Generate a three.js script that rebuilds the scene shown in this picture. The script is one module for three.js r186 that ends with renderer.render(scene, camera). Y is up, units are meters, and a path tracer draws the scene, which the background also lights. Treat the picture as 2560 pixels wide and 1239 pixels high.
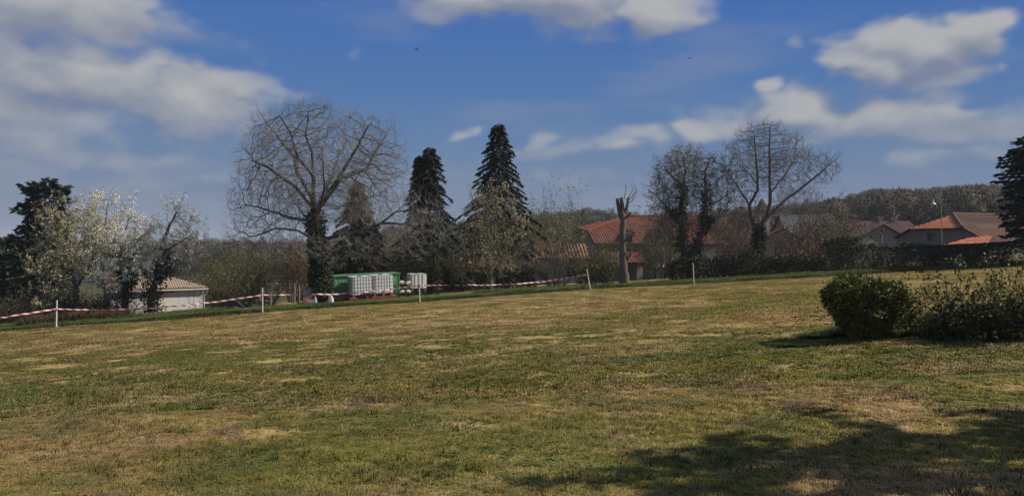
import * as THREE from 'three';

// ───────────────────────── camera, sky, sun, exposure ─────────────────────────
const F = 2009, EYE = 1.6, HZ = 600;                       // focal length and horizon of the photograph in its own pixels
const scene = new THREE.Scene();
const camera = new THREE.PerspectiveCamera(2 * Math.atan(619.5 / F) * 180 / Math.PI, 1024 / 495, 0.1, 6000);
camera.position.set(0, EYE, 0);
camera.rotation.x = -Math.atan((619.5 - HZ) / F);
const renderer = new THREE.WebGLRenderer({ antialias: true });
renderer.toneMapping = THREE.LinearToneMapping;
renderer.toneMappingExposure = 1.0;
renderer.shadowMap.enabled = true;

const SUN_AZ = 3 * Math.PI / 180, SUN_EL = 40 * Math.PI / 180;   // from the right, a little ahead of the camera
const S = new THREE.Vector3(Math.cos(SUN_EL) * Math.cos(SUN_AZ), Math.sin(SUN_EL), -Math.cos(SUN_EL) * Math.sin(SUN_AZ));
const sun = new THREE.DirectionalLight(new THREE.Color(1, 0.92, 0.79), 5);
sun.name = 'sun'; sun.position.copy(S).multiplyScalar(200); sun.castShadow = true;
Object.assign(sun.shadow.camera, { left: -120, right: 120, top: 120, bottom: -120, near: 1, far: 500 });
sun.shadow.mapSize.set(4096, 4096); sun.shadow.radius = 1.2;
scene.add(sun, sun.target);

// ───────────────────────── numbers ─────────────────────────
const rngOf = (seed) => () => { seed = (seed + 0x6d2b79f5) | 0; let t = Math.imul(seed ^ (seed >>> 15), 1 | seed); t = (t + Math.imul(t ^ (t >>> 7), 61 | t)) ^ t; return ((t ^ (t >>> 14)) >>> 0) / 4294967296; };
const clamp = (x, a = 0, b = 1) => Math.min(b, Math.max(a, x));
const sstep = (a, b, x) => { const t = clamp((x - a) / (b - a)); return t * t * (3 - 2 * t); };
const lerp = (a, b, t) => a + (b - a) * t;
const mix3 = (a, b, t) => [lerp(a[0], b[0], t), lerp(a[1], b[1], t), lerp(a[2], b[2], t)];
const h2 = (x, y) => { let h = Math.imul(x | 0, 374761393) + Math.imul(y | 0, 668265263) | 0; h = Math.imul(h ^ (h >>> 13), 1274126177); return ((h ^ (h >>> 16)) >>> 0) / 4294967296; };
const h3 = (x, y, z) => { let h = Math.imul(x, 374761393) + Math.imul(y, 668265263) + Math.imul(z, 2147483647 - 1013904223) | 0; h = Math.imul(h ^ (h >>> 13), 1274126177); return ((h ^ (h >>> 16)) >>> 0) / 4294967296; };
function noise2(x, y) {
  const i = Math.floor(x), j = Math.floor(y); let u = x - i, v = y - j; u = u * u * (3 - 2 * u); v = v * v * (3 - 2 * v);
  return lerp(lerp(h2(i, j), h2(i + 1, j), u), lerp(h2(i, j + 1), h2(i + 1, j + 1), u), v);
}
function noise3(x, y, z) {
  const i = Math.floor(x), j = Math.floor(y), k = Math.floor(z); let u = x - i, v = y - j, w = z - k; u = u * u * (3 - 2 * u); v = v * v * (3 - 2 * v); w = w * w * (3 - 2 * w);
  return lerp(lerp(lerp(h3(i, j, k), h3(i + 1, j, k), u), lerp(h3(i, j + 1, k), h3(i + 1, j + 1, k), u), v),
    lerp(lerp(h3(i, j, k + 1), h3(i + 1, j, k + 1), u), lerp(h3(i, j + 1, k + 1), h3(i + 1, j + 1, k + 1), u), v), w);
}
const fbm2 = (x, y, n = 4) => { let s = 0, a = 0.5, t = 0; for (let i = 0; i < n; i++, a *= 0.5, x = x * 2.03 + 17.3, y = y * 2.03 + 9.1) { s += a * noise2(x, y); t += a; } return s / t; };
const fbm3 = (x, y, z, n = 4) => { let s = 0, a = 0.5, t = 0; for (let i = 0; i < n; i++, a *= 0.5, x = x * 2.03 + 7.3, y = y * 2.03 + 9.1, z = z * 2.03 + 3.7) { s += a * noise3(x, y, z); t += a; } return s / t; };
const lin = (c) => (c /= 255) <= 0.04045 ? c / 12.92 : ((c + 0.055) / 1.055) ** 2.4;
const srgb = (r, g, b) => [lin(r), lin(g), lin(b)];

// ───────────────────────── the sky: air and fair-weather clouds ─────────────────────────
{
  const W = 3072, H = 1536, data = new Float32Array(W * H * 4), D = 180 / Math.PI;
  const AIR = [[0, srgb(126, 138, 161)], [3, srgb(116, 133, 160)], [7, srgb(95, 127, 167)], [10.5, srgb(79, 118, 171)], [17, srgb(62, 105, 174)], [30, srgb(70, 107, 168)], [90, srgb(76, 108, 160)]];
  const air = (e) => { let k = 0; while (k < AIR.length - 2 && e > AIR[k + 1][0]) k++; return mix3(AIR[k][1], AIR[k + 1][1], clamp((e - AIR[k][0]) / (AIR[k + 1][0] - AIR[k][0]))); };
  const clouds = [];                                          // azimuth, elevation, half sizes (degrees), thickness
  const put = (px, py, rx, ry, d = 1, flat = 0) => { const a = Math.atan((px - 1280) / F); clouds.push([a * D, Math.atan((HZ - py) / F * Math.cos(a)) * D, rx / 35, ry / 35, d, flat]); };
  put(120, 20, 330, 90, 1.15); put(-250, 60, 350, 120, 1); put(330, 25, 130, 50, 0.8);
  put(180, 190, 460, 95, 1.1); put(430, 240, 260, 95, 1.05); put(-150, 260, 500, 140, 0.9); put(200, 330, 460, 90, 0.62); put(560, 315, 120, 40, 0.6); put(100, 420, 520, 60, 0.5); put(500, 420, 200, 30, 0.45);
  put(640, 130, 80, 26, 0.35); put(560, 95, 60, 40, 0.3); put(830, 95, 26, 22, 0.3);
  put(1330, 5, 330, 85, 1.25); put(1440, 45, 160, 58, 1); put(1640, 20, 120, 62, 1.15); put(1160, -20, 130, 60, 1);
  put(1110, 334, 40, 20, 0.75); put(1340, 352, 70, 22, 0.5); put(1420, 385, 210, 30, 0.45); put(1585, 385, 60, 26, 0.8); put(1450, 450, 260, 40, 0.35);
  put(1870, 222, 42, 24, 0.85); put(1760, 330, 70, 34, 0.85); put(1650, 350, 120, 40, 0.6); put(1960, 262, 130, 52, 0.95); put(1860, 305, 110, 40, 0.75); put(2110, 275, 260, 60, 0.9); put(2400, 260, 260, 46, 0.75); put(2150, 330, 200, 40, 0.55); put(2180, 285, 430, 72, 0.85); put(1900, 318, 260, 46, 0.7); put(2450, 300, 260, 60, 0.65); put(1640, 375, 300, 40, 0.5);
  put(2150, 160, 150, 62, 1.05); put(2300, 110, 180, 78, 1.2); put(2440, 75, 125, 58, 1.15); put(2060, 195, 70, 34, 0.85); put(2330, 180, 150, 40, 0.85); put(2030, 110, 40, 26, 0.3); put(2505, 165, 36, 18, 0.6);
  put(2330, 385, 150, 32, 0.6); put(2480, 395, 140, 34, 0.55); put(2250, 455, 260, 30, 0.35);
  const r = rngOf(71);                                        // the same kind of sky all round and overhead
  for (let i = 0; i < 260; i++) {
    const a = (r() * 2 - 1) * 180, e = 1.5 + 26 * r() ** 1.3, s = 0.6 + r() * 1.1;
    if (Math.abs(a) < 42 + s * 5 && e < 19 + s * 2) continue;
    for (let k = 0; k < 3; k++) clouds.push([a + (r() - 0.5) * 9 * s, e + (r() - 0.5) * 1.6 * s, (3 + 4 * r()) * s, (1 + 1.3 * r()) * s, 0.6 + 0.6 * r(), 0]);
  }
  for (let i = 0; i < 84; i++) { const e = 26 + 55 * r(), w = 1 / Math.cos(e / D), s = 5 + 6 * r(); clouds.push([(r() * 2 - 1) * 180, e, Math.min(s * w, 60), s * 0.55, 0.7 + 0.5 * r(), 0]); }
  const bins = Array.from({ length: 180 }, () => []);
  for (const c of clouds) for (let b = 0; b < 180; b++) { const d = Math.abs(((b * 2 - 179 - c[0]) % 360 + 540) % 360 - 180); if (d < c[2] * 1.25 + 4) bins[b].push(c); }
  const cover = (A, E) => {
    let m = 0; const list = bins[clamp(Math.floor((A + 180) / 2), 0, 179)];
    for (const c of list) { let dx = A - c[0]; if (dx > 180) dx -= 360; else if (dx < -180) dx += 360; const dy = (E - c[1]) / c[3]; dx /= c[2]; const q = dx * dx + dy * dy; if (q < 1.5) m = Math.max(m, c[4] * (1 - q * 0.8)); }
    return m;
  };
  const LIT = srgb(178, 178, 179), MID = srgb(152, 157, 167), SHADE = srgb(122, 132, 155);
  for (let row = 0; row < H; row++) {
    const up = ((row + 0.5) / H - 0.5) * Math.PI, e = up * D, y = Math.sin(up), cu = Math.cos(up), base = air(Math.max(0, e));
    for (let col = 0; col < W; col++) {
      const ro = ((col + 0.5) / W - 0.5) * 2 * Math.PI, x = Math.cos(ro) * cu, z = Math.sin(ro) * cu;
      let c = base;
      if (e > 0.2) {
        const A = Math.atan2(x, -z) * D, wx = (fbm3(x * 11, y * 22, z * 11, 3) - 0.5), wy = (fbm3(x * 11 + 40, y * 22, z * 11, 3) - 0.5);
        const ax = A + wx * 8, ey = e + wy * 3.4, m = cover(((ax + 540) % 360) - 180, ey);
        if (m > 0) {
          const n = fbm3(x * 24, y * 48, z * 24, 7) - 0.5, dens = m * 1.12 + n * 1.75 - 0.12, a = sstep(0.0, lerp(0.8, 0.56, sstep(0.6, 1.0, m)), dens) * Math.min(1, 0.2 + m * 0.9);
          const m2 = cover(((ax + 0.7 + 540) % 360) - 180, ey + 1.15), l = clamp(0.42 + (m - m2) * 1.2 + n * 1.3);
          const col3 = l < 0.5 ? mix3(SHADE, MID, l * 2) : mix3(MID, LIT, l * 2 - 1), far = sstep(9, 1, e) * 0.45;
          c = mix3(base, mix3(col3, base, far), clamp(a) * 0.96);
        }
        const veil = sstep(0.45, 0.8, fbm3(x * 5 + 9, y * 26, z * 5, 4)) * 0.26; c = mix3(c, MID, veil);
      }
      const o = (row * W + col) * 4; data[o] = c[0]; data[o + 1] = c[1]; data[o + 2] = c[2]; data[o + 3] = 1;
    }
  }
  const sky = new THREE.DataTexture(data, W, H, THREE.RGBAFormat, THREE.FloatType);
  sky.mapping = THREE.EquirectangularReflectionMapping; sky.magFilter = THREE.LinearFilter; sky.needsUpdate = true;
  scene.background = sky; scene.environment = sky;
}

// ───────────────────────── ground ─────────────────────────
const RIDGE = [[-900, 574], [0, 576], [520, 578], [760, 578], [1000, 552], [1330, 520], [1480, 508], [1640, 522], [1800, 512], [2000, 496], [2100, 484], [2180, 462], [2300, 462], [2430, 452], [2560, 446], [3400, 440]];
const ridgeAt = (px) => { let k = 0; while (k < RIDGE.length - 2 && px > RIDGE[k + 1][0]) k++; return lerp(RIDGE[k][1], RIDGE[k + 1][1], clamp((px - RIDGE[k][0]) / (RIDGE[k + 1][0] - RIDGE[k][0]))); };
function groundY(x, z) {
  const r = Math.hypot(x, z);
  let p = 0.05 * x + 0.031 * z;
  p += (fbm2(x * 0.16 + 3, z * 0.16 + 8, 2) - 0.5) * 0.16 * sstep(1, 6, r);
  p -= 0.95 * sstep(43, 51, r) * sstep(-12.5, -18.5, x);          // falls away behind the lower fence corner
  p -= 1.0 * sstep(60, 86, r) * sstep(36, 24, x);            // the house stands a little lower
  if (r > 130) {
    const px = clamp(1280 + F * (z < -1 ? x / -z : Math.sign(x) * 9), -900, 3400);
    const top = EYE + (HZ - ridgeAt(px)) / F * 380 - 14.5;
    p = lerp(Math.max(p, -9), top, sstep(130, 360, r));
  }
  return p;
}
const wx = (px, D) => (px - 1280) / F * D;                    // a pixel column at a distance, as metres to the right
const at = (px, py, D) => new THREE.Vector3(wx(px, D), EYE + (HZ - py) / F * D, -D);
const EDGE = [[-400, 26.5], [-140, 29], [138, 31.5], [655, 34.6], [1049, 38.6], [1475, 43], [1736, 44], [2060, 46], [2560, 49], [2900, 51]].map(([px, D]) => [wx(px, D), -D]);
const edgeZ = (x) => { let k = 0; while (k < EDGE.length - 2 && x > EDGE[k + 1][0]) k++; const [a, b] = [EDGE[k], EDGE[k + 1]]; return lerp(a[1], b[1], (x - a[0]) / (b[0] - a[0])); };

// What the turf is made of at a spot: living grass, dry stems, moss and clover, thatch and bare soil.
function turf(x, z) {
  const r = Math.hypot(x, z), big = fbm2(x * 0.11 + 5, z * 0.11 + 2, 3), mid = fbm2(x * 0.55 + 31, z * 0.55 + 7, 4), fine = fbm2(x * 2.6, z * 2.6 + 50, 3), grit = (fbm2(x * 9 + 20, z * 9 + 70, 3) - 0.5);
  let c = mix3([0.165, 0.146, 0.034], [0.27, 0.2, 0.064], sstep(0.4, 0.7, big * 0.4 + mid * 0.6 + grit * 0.3));
  c = mix3(c, [0.115, 0.128, 0.027], sstep(0.46, 0.64, fbm2(x * 0.3 + 70, z * 0.3, 4) + grit * 0.3) * 0.55);                    // greener growth
  c = mix3(c, [0.1, 0.122, 0.026], sstep(0.35, 0.75, (x - 2.2 - 0.12 * (-z)) * 0.25 + (mid - 0.5) * 1.6) * sstep(19, 13, r) * 0.7);   // the bank by the shrubs
  const near = sstep(24, 9, r);
  c = mix3(c, [0.27, 0.185, 0.08], sstep(0.47, 0.66, fbm2(x * 0.8 + 11, z * 0.8 + 90, 4) + grit * 0.4) * (0.4 + 0.35 * near));   // thatch
  c = mix3(c, [0.062, 0.085, 0.026], sstep(0.56, 0.68, fbm2(x * 1.25 + 44, z * 1.25 + 61, 4) + grit * 0.5) * 0.5 * near);       // clover
  let dry = 0;
  const mask = sstep(10, 17, r) * sstep(0.36, 0.56, fbm2(x * 0.1 + 88, z * 0.1 + 12, 2)) * 1.3 + 0.06 + 0.35 * sstep(12, 18, r) * sstep(6, -6, x) + 0.2 * sstep(24, 34, r);
  for (let pass = 0; pass < 2; pass++) {
    const q = pass ? 0.95 : 0.62, i0 = Math.floor(x / q), j0 = Math.floor(z / q);
    for (let i = i0 - 1; i <= i0 + 1; i++) for (let j = j0 - 1; j <= j0 + 1; j++) {
      if (h2(i * 7 + pass, j * 13) > mask * 0.72) continue;
      const cx = (i + h2(i, j + 9 + pass)) * q, cz = (j + h2(i + 5, j + pass)) * q, rad = (0.15 + 0.28 * h2(i + 3, j * 3)) * q * 1.1, d = Math.hypot((x - cx) * 0.8, z - cz) / rad;
      if (d < 1.4) dry = Math.max(dry, sstep(1.1, 0.6, d + (fine - 0.5) * 1.2 + grit * 1.6) * (0.5 + 0.5 * h2(i + 2, j + 4)));
    }
  }
  c = mix3(c, [0.46, 0.335, 0.14], dry * lerp(0.62, 0.95, sstep(9, 17, r)));
  const soil = sstep(0.7, 0.8, fbm2(x * 1.7 + 201, z * 1.7 + 33, 4)) * near; c = mix3(c, [0.14, 0.095, 0.06], soil * 0.8);
  const k = 0.94 + 0.4 * fine + grit * 0.5; return [c[0] * k, c[1] * k, c[2] * k * 1.18, dry];
}

const texOf = (w, h, f, srgbOut = true) => {
  const d = new Uint8Array(w * h * 4), enc = (c) => { c = clamp(c); return Math.round(255 * (srgbOut ? (c <= 0.0031308 ? c * 12.92 : 1.055 * c ** (1 / 2.4) - 0.055) : c)); };
  for (let j = 0; j < h; j++) for (let i = 0; i < w; i++) { const c = f(i, j), o = (j * w + i) * 4; d[o] = enc(c[0]); d[o + 1] = enc(c[1]); d[o + 2] = enc(c[2]); d[o + 3] = 255; }
  const t = new THREE.DataTexture(d, w, h); t.wrapS = t.wrapT = THREE.RepeatWrapping; t.magFilter = THREE.LinearFilter; t.minFilter = THREE.LinearMipmapLinearFilter;
  if (srgbOut) t.colorSpace = THREE.SRGBColorSpace; t.needsUpdate = true; return t;
};
const sheet = (xs, zs, lift, uvOf) => {
  const pos = [], uv = [], idx = [], nx = xs.length;
  for (const z of zs) for (const x of xs) { pos.push(x, groundY(x, z) + lift(x, z), z); const t = uvOf(x, z); uv.push(t[0], t[1]); }
  for (let j = 0; j < zs.length - 1; j++) for (let i = 0; i < nx - 1; i++) { const a = j * nx + i; idx.push(a, a + nx, a + 1, a + 1, a + nx, a + nx + 1); }
  const g = new THREE.BufferGeometry(); g.setAttribute('position', new THREE.Float32BufferAttribute(pos, 3)); g.setAttribute('uv', new THREE.Float32BufferAttribute(uv, 2)); g.setIndex(idx); g.computeVertexNormals(); return g;
};
const range = (a, b, n) => Array.from({ length: n + 1 }, (_, i) => a + (b - a) * i / n);
const X0 = -38, X1 = 38, Z0 = -60, Z1 = 6;
{
  const N = 2048, map = texOf(N, N, (i, j) => { const c = turf(X0 + (X1 - X0) * (i + 0.5) / N, Z0 + (Z1 - Z0) * (j + 0.5) / N), k = lerp(0.66, 1, c[3]); return [c[0] * k, c[1] * k * 0.96, c[2] * k]; });
  const bump = texOf(512, 512, (i, j) => { const s = 0.5 * h2(i >> 1, j) + 0.5 * h2(i, (j >> 1) + 700); return [s, s, s]; }, false); bump.repeat.set(60, 52);
  const lawn = new THREE.Mesh(sheet(range(X0, X1, 260), range(Z0, Z1, 230), (x, z) => 0.03 + (fbm2(x * 1.4, z * 1.4, 2) - 0.5) * 0.024, (x, z) => [(x - X0) / (X1 - X0), (z - Z0) / (Z1 - Z0)]),
    new THREE.MeshPhysicalMaterial({ map, bumpMap: bump, bumpScale: 0.012, roughness: 1, specularIntensity: 0.1 }));
  lawn.name = 'mown_field'; lawn.userData = { kind: 'structure', label: 'mown field of olive grass with dry straw patches', category: 'field' }; lawn.receiveShadow = true; scene.add(lawn);
  const axis = (m) => { const v = []; for (let t = -1; t <= 1.0001; t += 1 / 140) v.push(Math.sign(t) * m * (0.05 * Math.abs(t) + 0.95 * Math.abs(t) ** 3)); return v; };
  const gmap = texOf(512, 512, (i, j) => { const u = i / 512 * 8, v = j / 512 * 8, n = (fbm2(u, v, 4) + fbm2(u - 8, v, 4) * 0 ), f = h2(i, j); return mix3([0.055, 0.062, 0.024], [0.1, 0.08, 0.045], clamp(n * 0.8 + f * 0.3)); }); gmap.repeat.set(1, 1);
  const ground = new THREE.Mesh(sheet(axis(2600), axis(2600), (x, z) => (x > X0 + 1.6 && x < X1 - 1.6 && z > Z0 + 1.6 && z < Z1 - 1.6 ? -0.25 : -0.012), (x, z) => [x / 9, z / 9]), new THREE.MeshPhysicalMaterial({ map: gmap, roughness: 1, specularIntensity: 0.1 }));
  ground.name = 'ground'; ground.userData = { kind: 'structure', label: 'rough grassland falling away to the valley and hill', category: 'ground' }; ground.receiveShadow = true; scene.add(ground);
}

// ───────────────────────── builders ─────────────────────────
const V = (x, y, z) => new THREE.Vector3(x, y, z);
class GB {                                                     // gathers vertices of one mesh
  constructor() { this.p = []; this.n = []; this.c = []; this.i = []; }
  v(x, y, z, nx, ny, nz, c) { this.p.push(x, y, z); this.n.push(nx, ny, nz); this.c.push(c[0], c[1], c[2]); return this.p.length / 3 - 1; }
  tube(pts, rad, sides, col) {                                 // pts [[x,y,z]...]
    const n = pts.length; let ux = 0, uy = 0, uz = 0; const start = this.p.length / 3;
    for (let k = 0; k < n; k++) {
      const a = pts[Math.max(0, k - 1)], b = pts[Math.min(n - 1, k + 1)];
      let tx = b[0] - a[0], ty = b[1] - a[1], tz = b[2] - a[2]; const l = Math.hypot(tx, ty, tz) || 1; tx /= l; ty /= l; tz /= l;
      if (k === 0) { if (Math.abs(ty) < 0.9) { ux = -tz; uy = 0; uz = tx; } else { ux = 0; uy = tz; uz = -ty; } }
      const d = ux * tx + uy * ty + uz * tz; ux -= d * tx; uy -= d * ty; uz -= d * tz; const m = Math.hypot(ux, uy, uz) || 1; ux /= m; uy /= m; uz /= m;
      const bx = ty * uz - tz * uy, by = tz * ux - tx * uz, bz = tx * uy - ty * ux, p = pts[k], r = rad[k];
      for (let s = 0; s < sides; s++) { const q = s / sides * 6.28319, cs = Math.cos(q), sn = Math.sin(q), nx = ux * cs + bx * sn, ny = uy * cs + by * sn, nz = uz * cs + bz * sn; this.v(p[0] + nx * r, p[1] + ny * r, p[2] + nz * r, nx, ny, nz, col); }
    }
    for (let k = 0; k < n - 1; k++) for (let s = 0; s < sides; s++) { const a = start + k * sides + s, b = start + k * sides + (s + 1) % sides; this.i.push(a, b, a + sides, b, b + sides, a + sides); }
  }
  leaf(x, y, z, dx, dy, dz, nx, ny, nz, len, wid, col) {       // folded diamond
    let sx = dy * nz - dz * ny, sy = dz * nx - dx * nz, sz = dx * ny - dy * nx; const l = Math.hypot(sx, sy, sz) || 1; sx *= wid / 2 / l; sy *= wid / 2 / l; sz *= wid / 2 / l;
    const mx = x + dx * len * 0.45 + nx * wid * 0.14, my = y + dy * len * 0.45 + ny * wid * 0.14, mz = z + dz * len * 0.45 + nz * wid * 0.14;
    const a = this.v(x, y, z, nx, ny, nz, col), b = this.v(mx + sx, my + sy, mz + sz, nx, ny, nz, col), c = this.v(x + dx * len, y + dy * len, z + dz * len, nx, ny, nz, col), d = this.v(mx - sx, my - sy, mz - sz, nx, ny, nz, col);
    this.i.push(a, b, c, a, c, d);
  }
  poly(pts, col) {                                             // flat convex polygon
    const a = V(...pts[0]), nn = V(...pts[1]).sub(a).cross(V(...pts[2]).sub(a)).normalize(), s = this.p.length / 3;
    for (const q of pts) this.v(q[0], q[1], q[2], nn.x, nn.y, nn.z, col);
    for (let k = 1; k < pts.length - 1; k++) this.i.push(s, s + k, s + k + 1);
  }
  box(x, y, z, w, h, d, col, f) {                              // centre and size; f moves points
    const c = (i, j, k) => { const q = [x + (i - 0.5) * w, y + (j - 0.5) * h, z + (k - 0.5) * d]; return f ? f(q) : q; };
    this.poly([c(0, 0, 1), c(1, 0, 1), c(1, 1, 1), c(0, 1, 1)], col); this.poly([c(1, 0, 0), c(0, 0, 0), c(0, 1, 0), c(1, 1, 0)], col);
    this.poly([c(0, 0, 0), c(0, 0, 1), c(0, 1, 1), c(0, 1, 0)], col); this.poly([c(1, 0, 1), c(1, 0, 0), c(1, 1, 0), c(1, 1, 1)], col);
    this.poly([c(0, 1, 1), c(1, 1, 1), c(1, 1, 0), c(0, 1, 0)], col); this.poly([c(0, 0, 0), c(1, 0, 0), c(1, 0, 1), c(0, 0, 1)], col);
  }
  geo() {
    const g = new THREE.BufferGeometry();
    g.setAttribute('position', new THREE.BufferAttribute(new Float32Array(this.p), 3)); g.setAttribute('normal', new THREE.BufferAttribute(new Float32Array(this.n), 3)); g.setAttribute('color', new THREE.BufferAttribute(new Float32Array(this.c), 3));
    g.setIndex(new THREE.BufferAttribute(new Uint32Array(this.i), 1)); return g;
  }
  get empty() { return !this.p.length; }
}
const taken = new Map();
const numbered = (n) => { const k = taken.get(n) ?? 0; taken.set(n, k + 1); return k ? n + '_' + String(k).padStart(3, '0') : n; };
const M = {
  bark: new THREE.MeshPhysicalMaterial({ vertexColors: true, roughness: 0.95, specularIntensity: 0.25 }),
  leaf: new THREE.MeshPhysicalMaterial({ vertexColors: true, roughness: 0.7, specularIntensity: 0.35, side: THREE.DoubleSide }),
  petal: new THREE.MeshPhysicalMaterial({ vertexColors: true, roughness: 0.9, specularIntensity: 0.25, side: THREE.DoubleSide }),
  matt: new THREE.MeshPhysicalMaterial({ vertexColors: true, roughness: 0.95, specularIntensity: 0.25, side: THREE.DoubleSide }),
  paint: new THREE.MeshStandardMaterial({ vertexColors: true, roughness: 0.5, side: THREE.DoubleSide }),
  grass: new THREE.MeshStandardMaterial({ color: 0xffffff, roughness: 0.8, side: THREE.DoubleSide }),
};
function part(name, gb, mat, parent) {
  if (gb instanceof GB && gb.empty) return null;
  const m = new THREE.Mesh(gb instanceof GB ? gb.geo() : gb, mat); m.name = name; m.castShadow = m.receiveShadow = true; parent.add(m); return m;
}
function thing(name, label, category, pos, turn = 0, group) {
  const o = new THREE.Group(); o.name = numbered(name); o.position.copy(pos); o.rotation.y = turn; o.userData = { label, category }; if (group) o.userData.group = group; scene.add(o); return o;
}
const onGround = (px, D, sink = 0) => { const x = wx(px, D); return V(x, groundY(x, -D) - sink, -D); };
const vary = (r, c, k = 0.25) => { const f = 1 + (r() * 2 - 1) * k, g = 1 + (r() * 2 - 1) * k * 0.3; return [c[0] * f, c[1] * f * g, c[2] * f]; };
const pick = (r, list) => list[Math.floor(r() * list.length)];
const rdir = (r) => { const z = r() * 2 - 1, a = r() * 6.28319, s = Math.sqrt(1 - z * z); return [s * Math.cos(a), z, s * Math.sin(a)]; };
const unit = (x, y, z) => { const l = Math.hypot(x, y, z) || 1; return [x / l, y / l, z / l]; };
function addLeaf(gb, r, p, out, len, wid, col, droop = 0) {     // a leaf at p, roughly pointing out
  const q = rdir(r), d = unit(out[0] + q[0] * 0.9, out[1] + q[1] * 0.9 - droop, out[2] + q[2] * 0.9), w = rdir(r);
  const n = unit(w[0] + out[0] * 0.6, w[1] + 0.7, w[2] + out[2] * 0.6), s = 0.7 + r() * 0.6;
  gb.leaf(p[0], p[1], p[2], d[0], d[1], d[2], n[0], n[1], n[2], len * s, wid * s, col);
}
// a wandering twig with side twigs; tips collects [point, direction]
function twig(gb, r, p, d, len, rad, depth, o, tips) {
  const segs = depth > 0 ? 4 : 3, pts = [p], rr = [rad]; let q = p, e = d;
  for (let k = 1; k <= segs; k++) {
    const w = rdir(r), j = o.crook ?? 0.35; e = unit(e[0] + w[0] * j, e[1] + w[1] * j + (o.up ?? 0.1), e[2] + w[2] * j);
    q = [q[0] + e[0] * len / segs, q[1] + e[1] * len / segs, q[2] + e[2] * len / segs]; pts.push(q); rr.push(rad * (1 - 0.72 * k / segs));
    if (tips && k > 1) tips.push([q, e]);
    if (depth > 0 && k >= (o.from ?? 1)) for (let m = 0; m < (o.kids ?? 1); m++) if (r() < (o.prob ?? 0.9)) {
      const w2 = rdir(r), a = o.fork ?? 0.8, c = unit(e[0] + w2[0] * a, e[1] + w2[1] * a, e[2] + w2[2] * a); twig(gb, r, q, c, len * (o.ratio ?? 0.6) * (0.6 + 0.7 * r()), Math.max(rr[k] * 0.75, o.rmin ?? 0.003), depth - 1, o, tips);
    }
  }
  gb.tube(pts, rr, rad > 0.05 ? 6 : rad > 0.02 ? 4 : 3, vary(r, o.col, 0.22));
}
// grows limbs from seed lines into a cloud of attracting points; returns nodes
function grow(seeds, att, { step, infl, kill, iters = 90, up = 0.05, crook = 0.25 }, r) {
  const P = [], par = [], kids = [], near = new Float64Array(att.length).fill(1e9), who = new Int32Array(att.length).fill(-1);
  const add = (q, parent) => {
    const k = P.length; P.push(q); par.push(parent); kids.push([]); if (parent >= 0) kids[parent].push(k);
    for (let a = 0; a < att.length; a++) { if (near[a] < 0) continue; const t = att[a], d = (t[0] - q[0]) ** 2 + (t[1] - q[1]) ** 2 + (t[2] - q[2]) ** 2; if (d < kill * kill) near[a] = -1; else if (d < near[a]) { near[a] = d; who[a] = k; } }
    return k;
  };
  seeds.forEach((line, si) => {
    let last = -1;
    line.forEach((q, qi) => {
      if (qi === 0) { if (si === 0) { last = add(q, -1); return; } let best = 1e9; P.forEach((t, k) => { const d = (t[0] - q[0]) ** 2 + (t[1] - q[1]) ** 2 + (t[2] - q[2]) ** 2; if (d < best) { best = d; last = k; } }); return; }
      const a = P[last], d = Math.hypot(q[0] - a[0], q[1] - a[1], q[2] - a[2]), m = Math.max(1, Math.round(d / step));
      for (let s = 1; s <= m; s++) { const w = s < m ? rdir(r) : [0, 0, 0], j = step * crook * 0.3; last = add([lerp(a[0], q[0], s / m) + w[0] * j, lerp(a[1], q[1], s / m) + w[1] * j, lerp(a[2], q[2], s / m) + w[2] * j], last); }
    });
  });
  for (let it = 0; it < iters; it++) {
    const acc = new Map();
    for (let a = 0; a < att.length; a++) if (near[a] > 0 && near[a] < infl * infl) { const k = who[a], t = att[a], q = P[k], d = Math.sqrt(near[a]) || 1, s = acc.get(k) ?? [0, 0, 0, []]; s[0] += (t[0] - q[0]) / d; s[1] += (t[1] - q[1]) / d; s[2] += (t[2] - q[2]) / d; s[3].push(a); acc.set(k, s); }
    if (!acc.size) break;
    for (const [k, s] of acc) {
      const w = rdir(r), u = unit(...unit(s[0], s[1], s[2])), e = unit(u[0] + w[0] * crook, u[1] + w[1] * crook + up, u[2] + w[2] * crook), q = [P[k][0] + e[0] * step, P[k][1] + e[1] * step, P[k][2] + e[2] * step];
      if (kids[k].some((c) => Math.hypot(P[c][0] - q[0], P[c][1] - q[1], P[c][2] - q[2]) < step * 0.35) || kids[k].length > 3) { for (const a of s[3]) near[a] = -1; continue; }
      add(q, k);
    }
  }
  return { P, par, kids };
}
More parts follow.
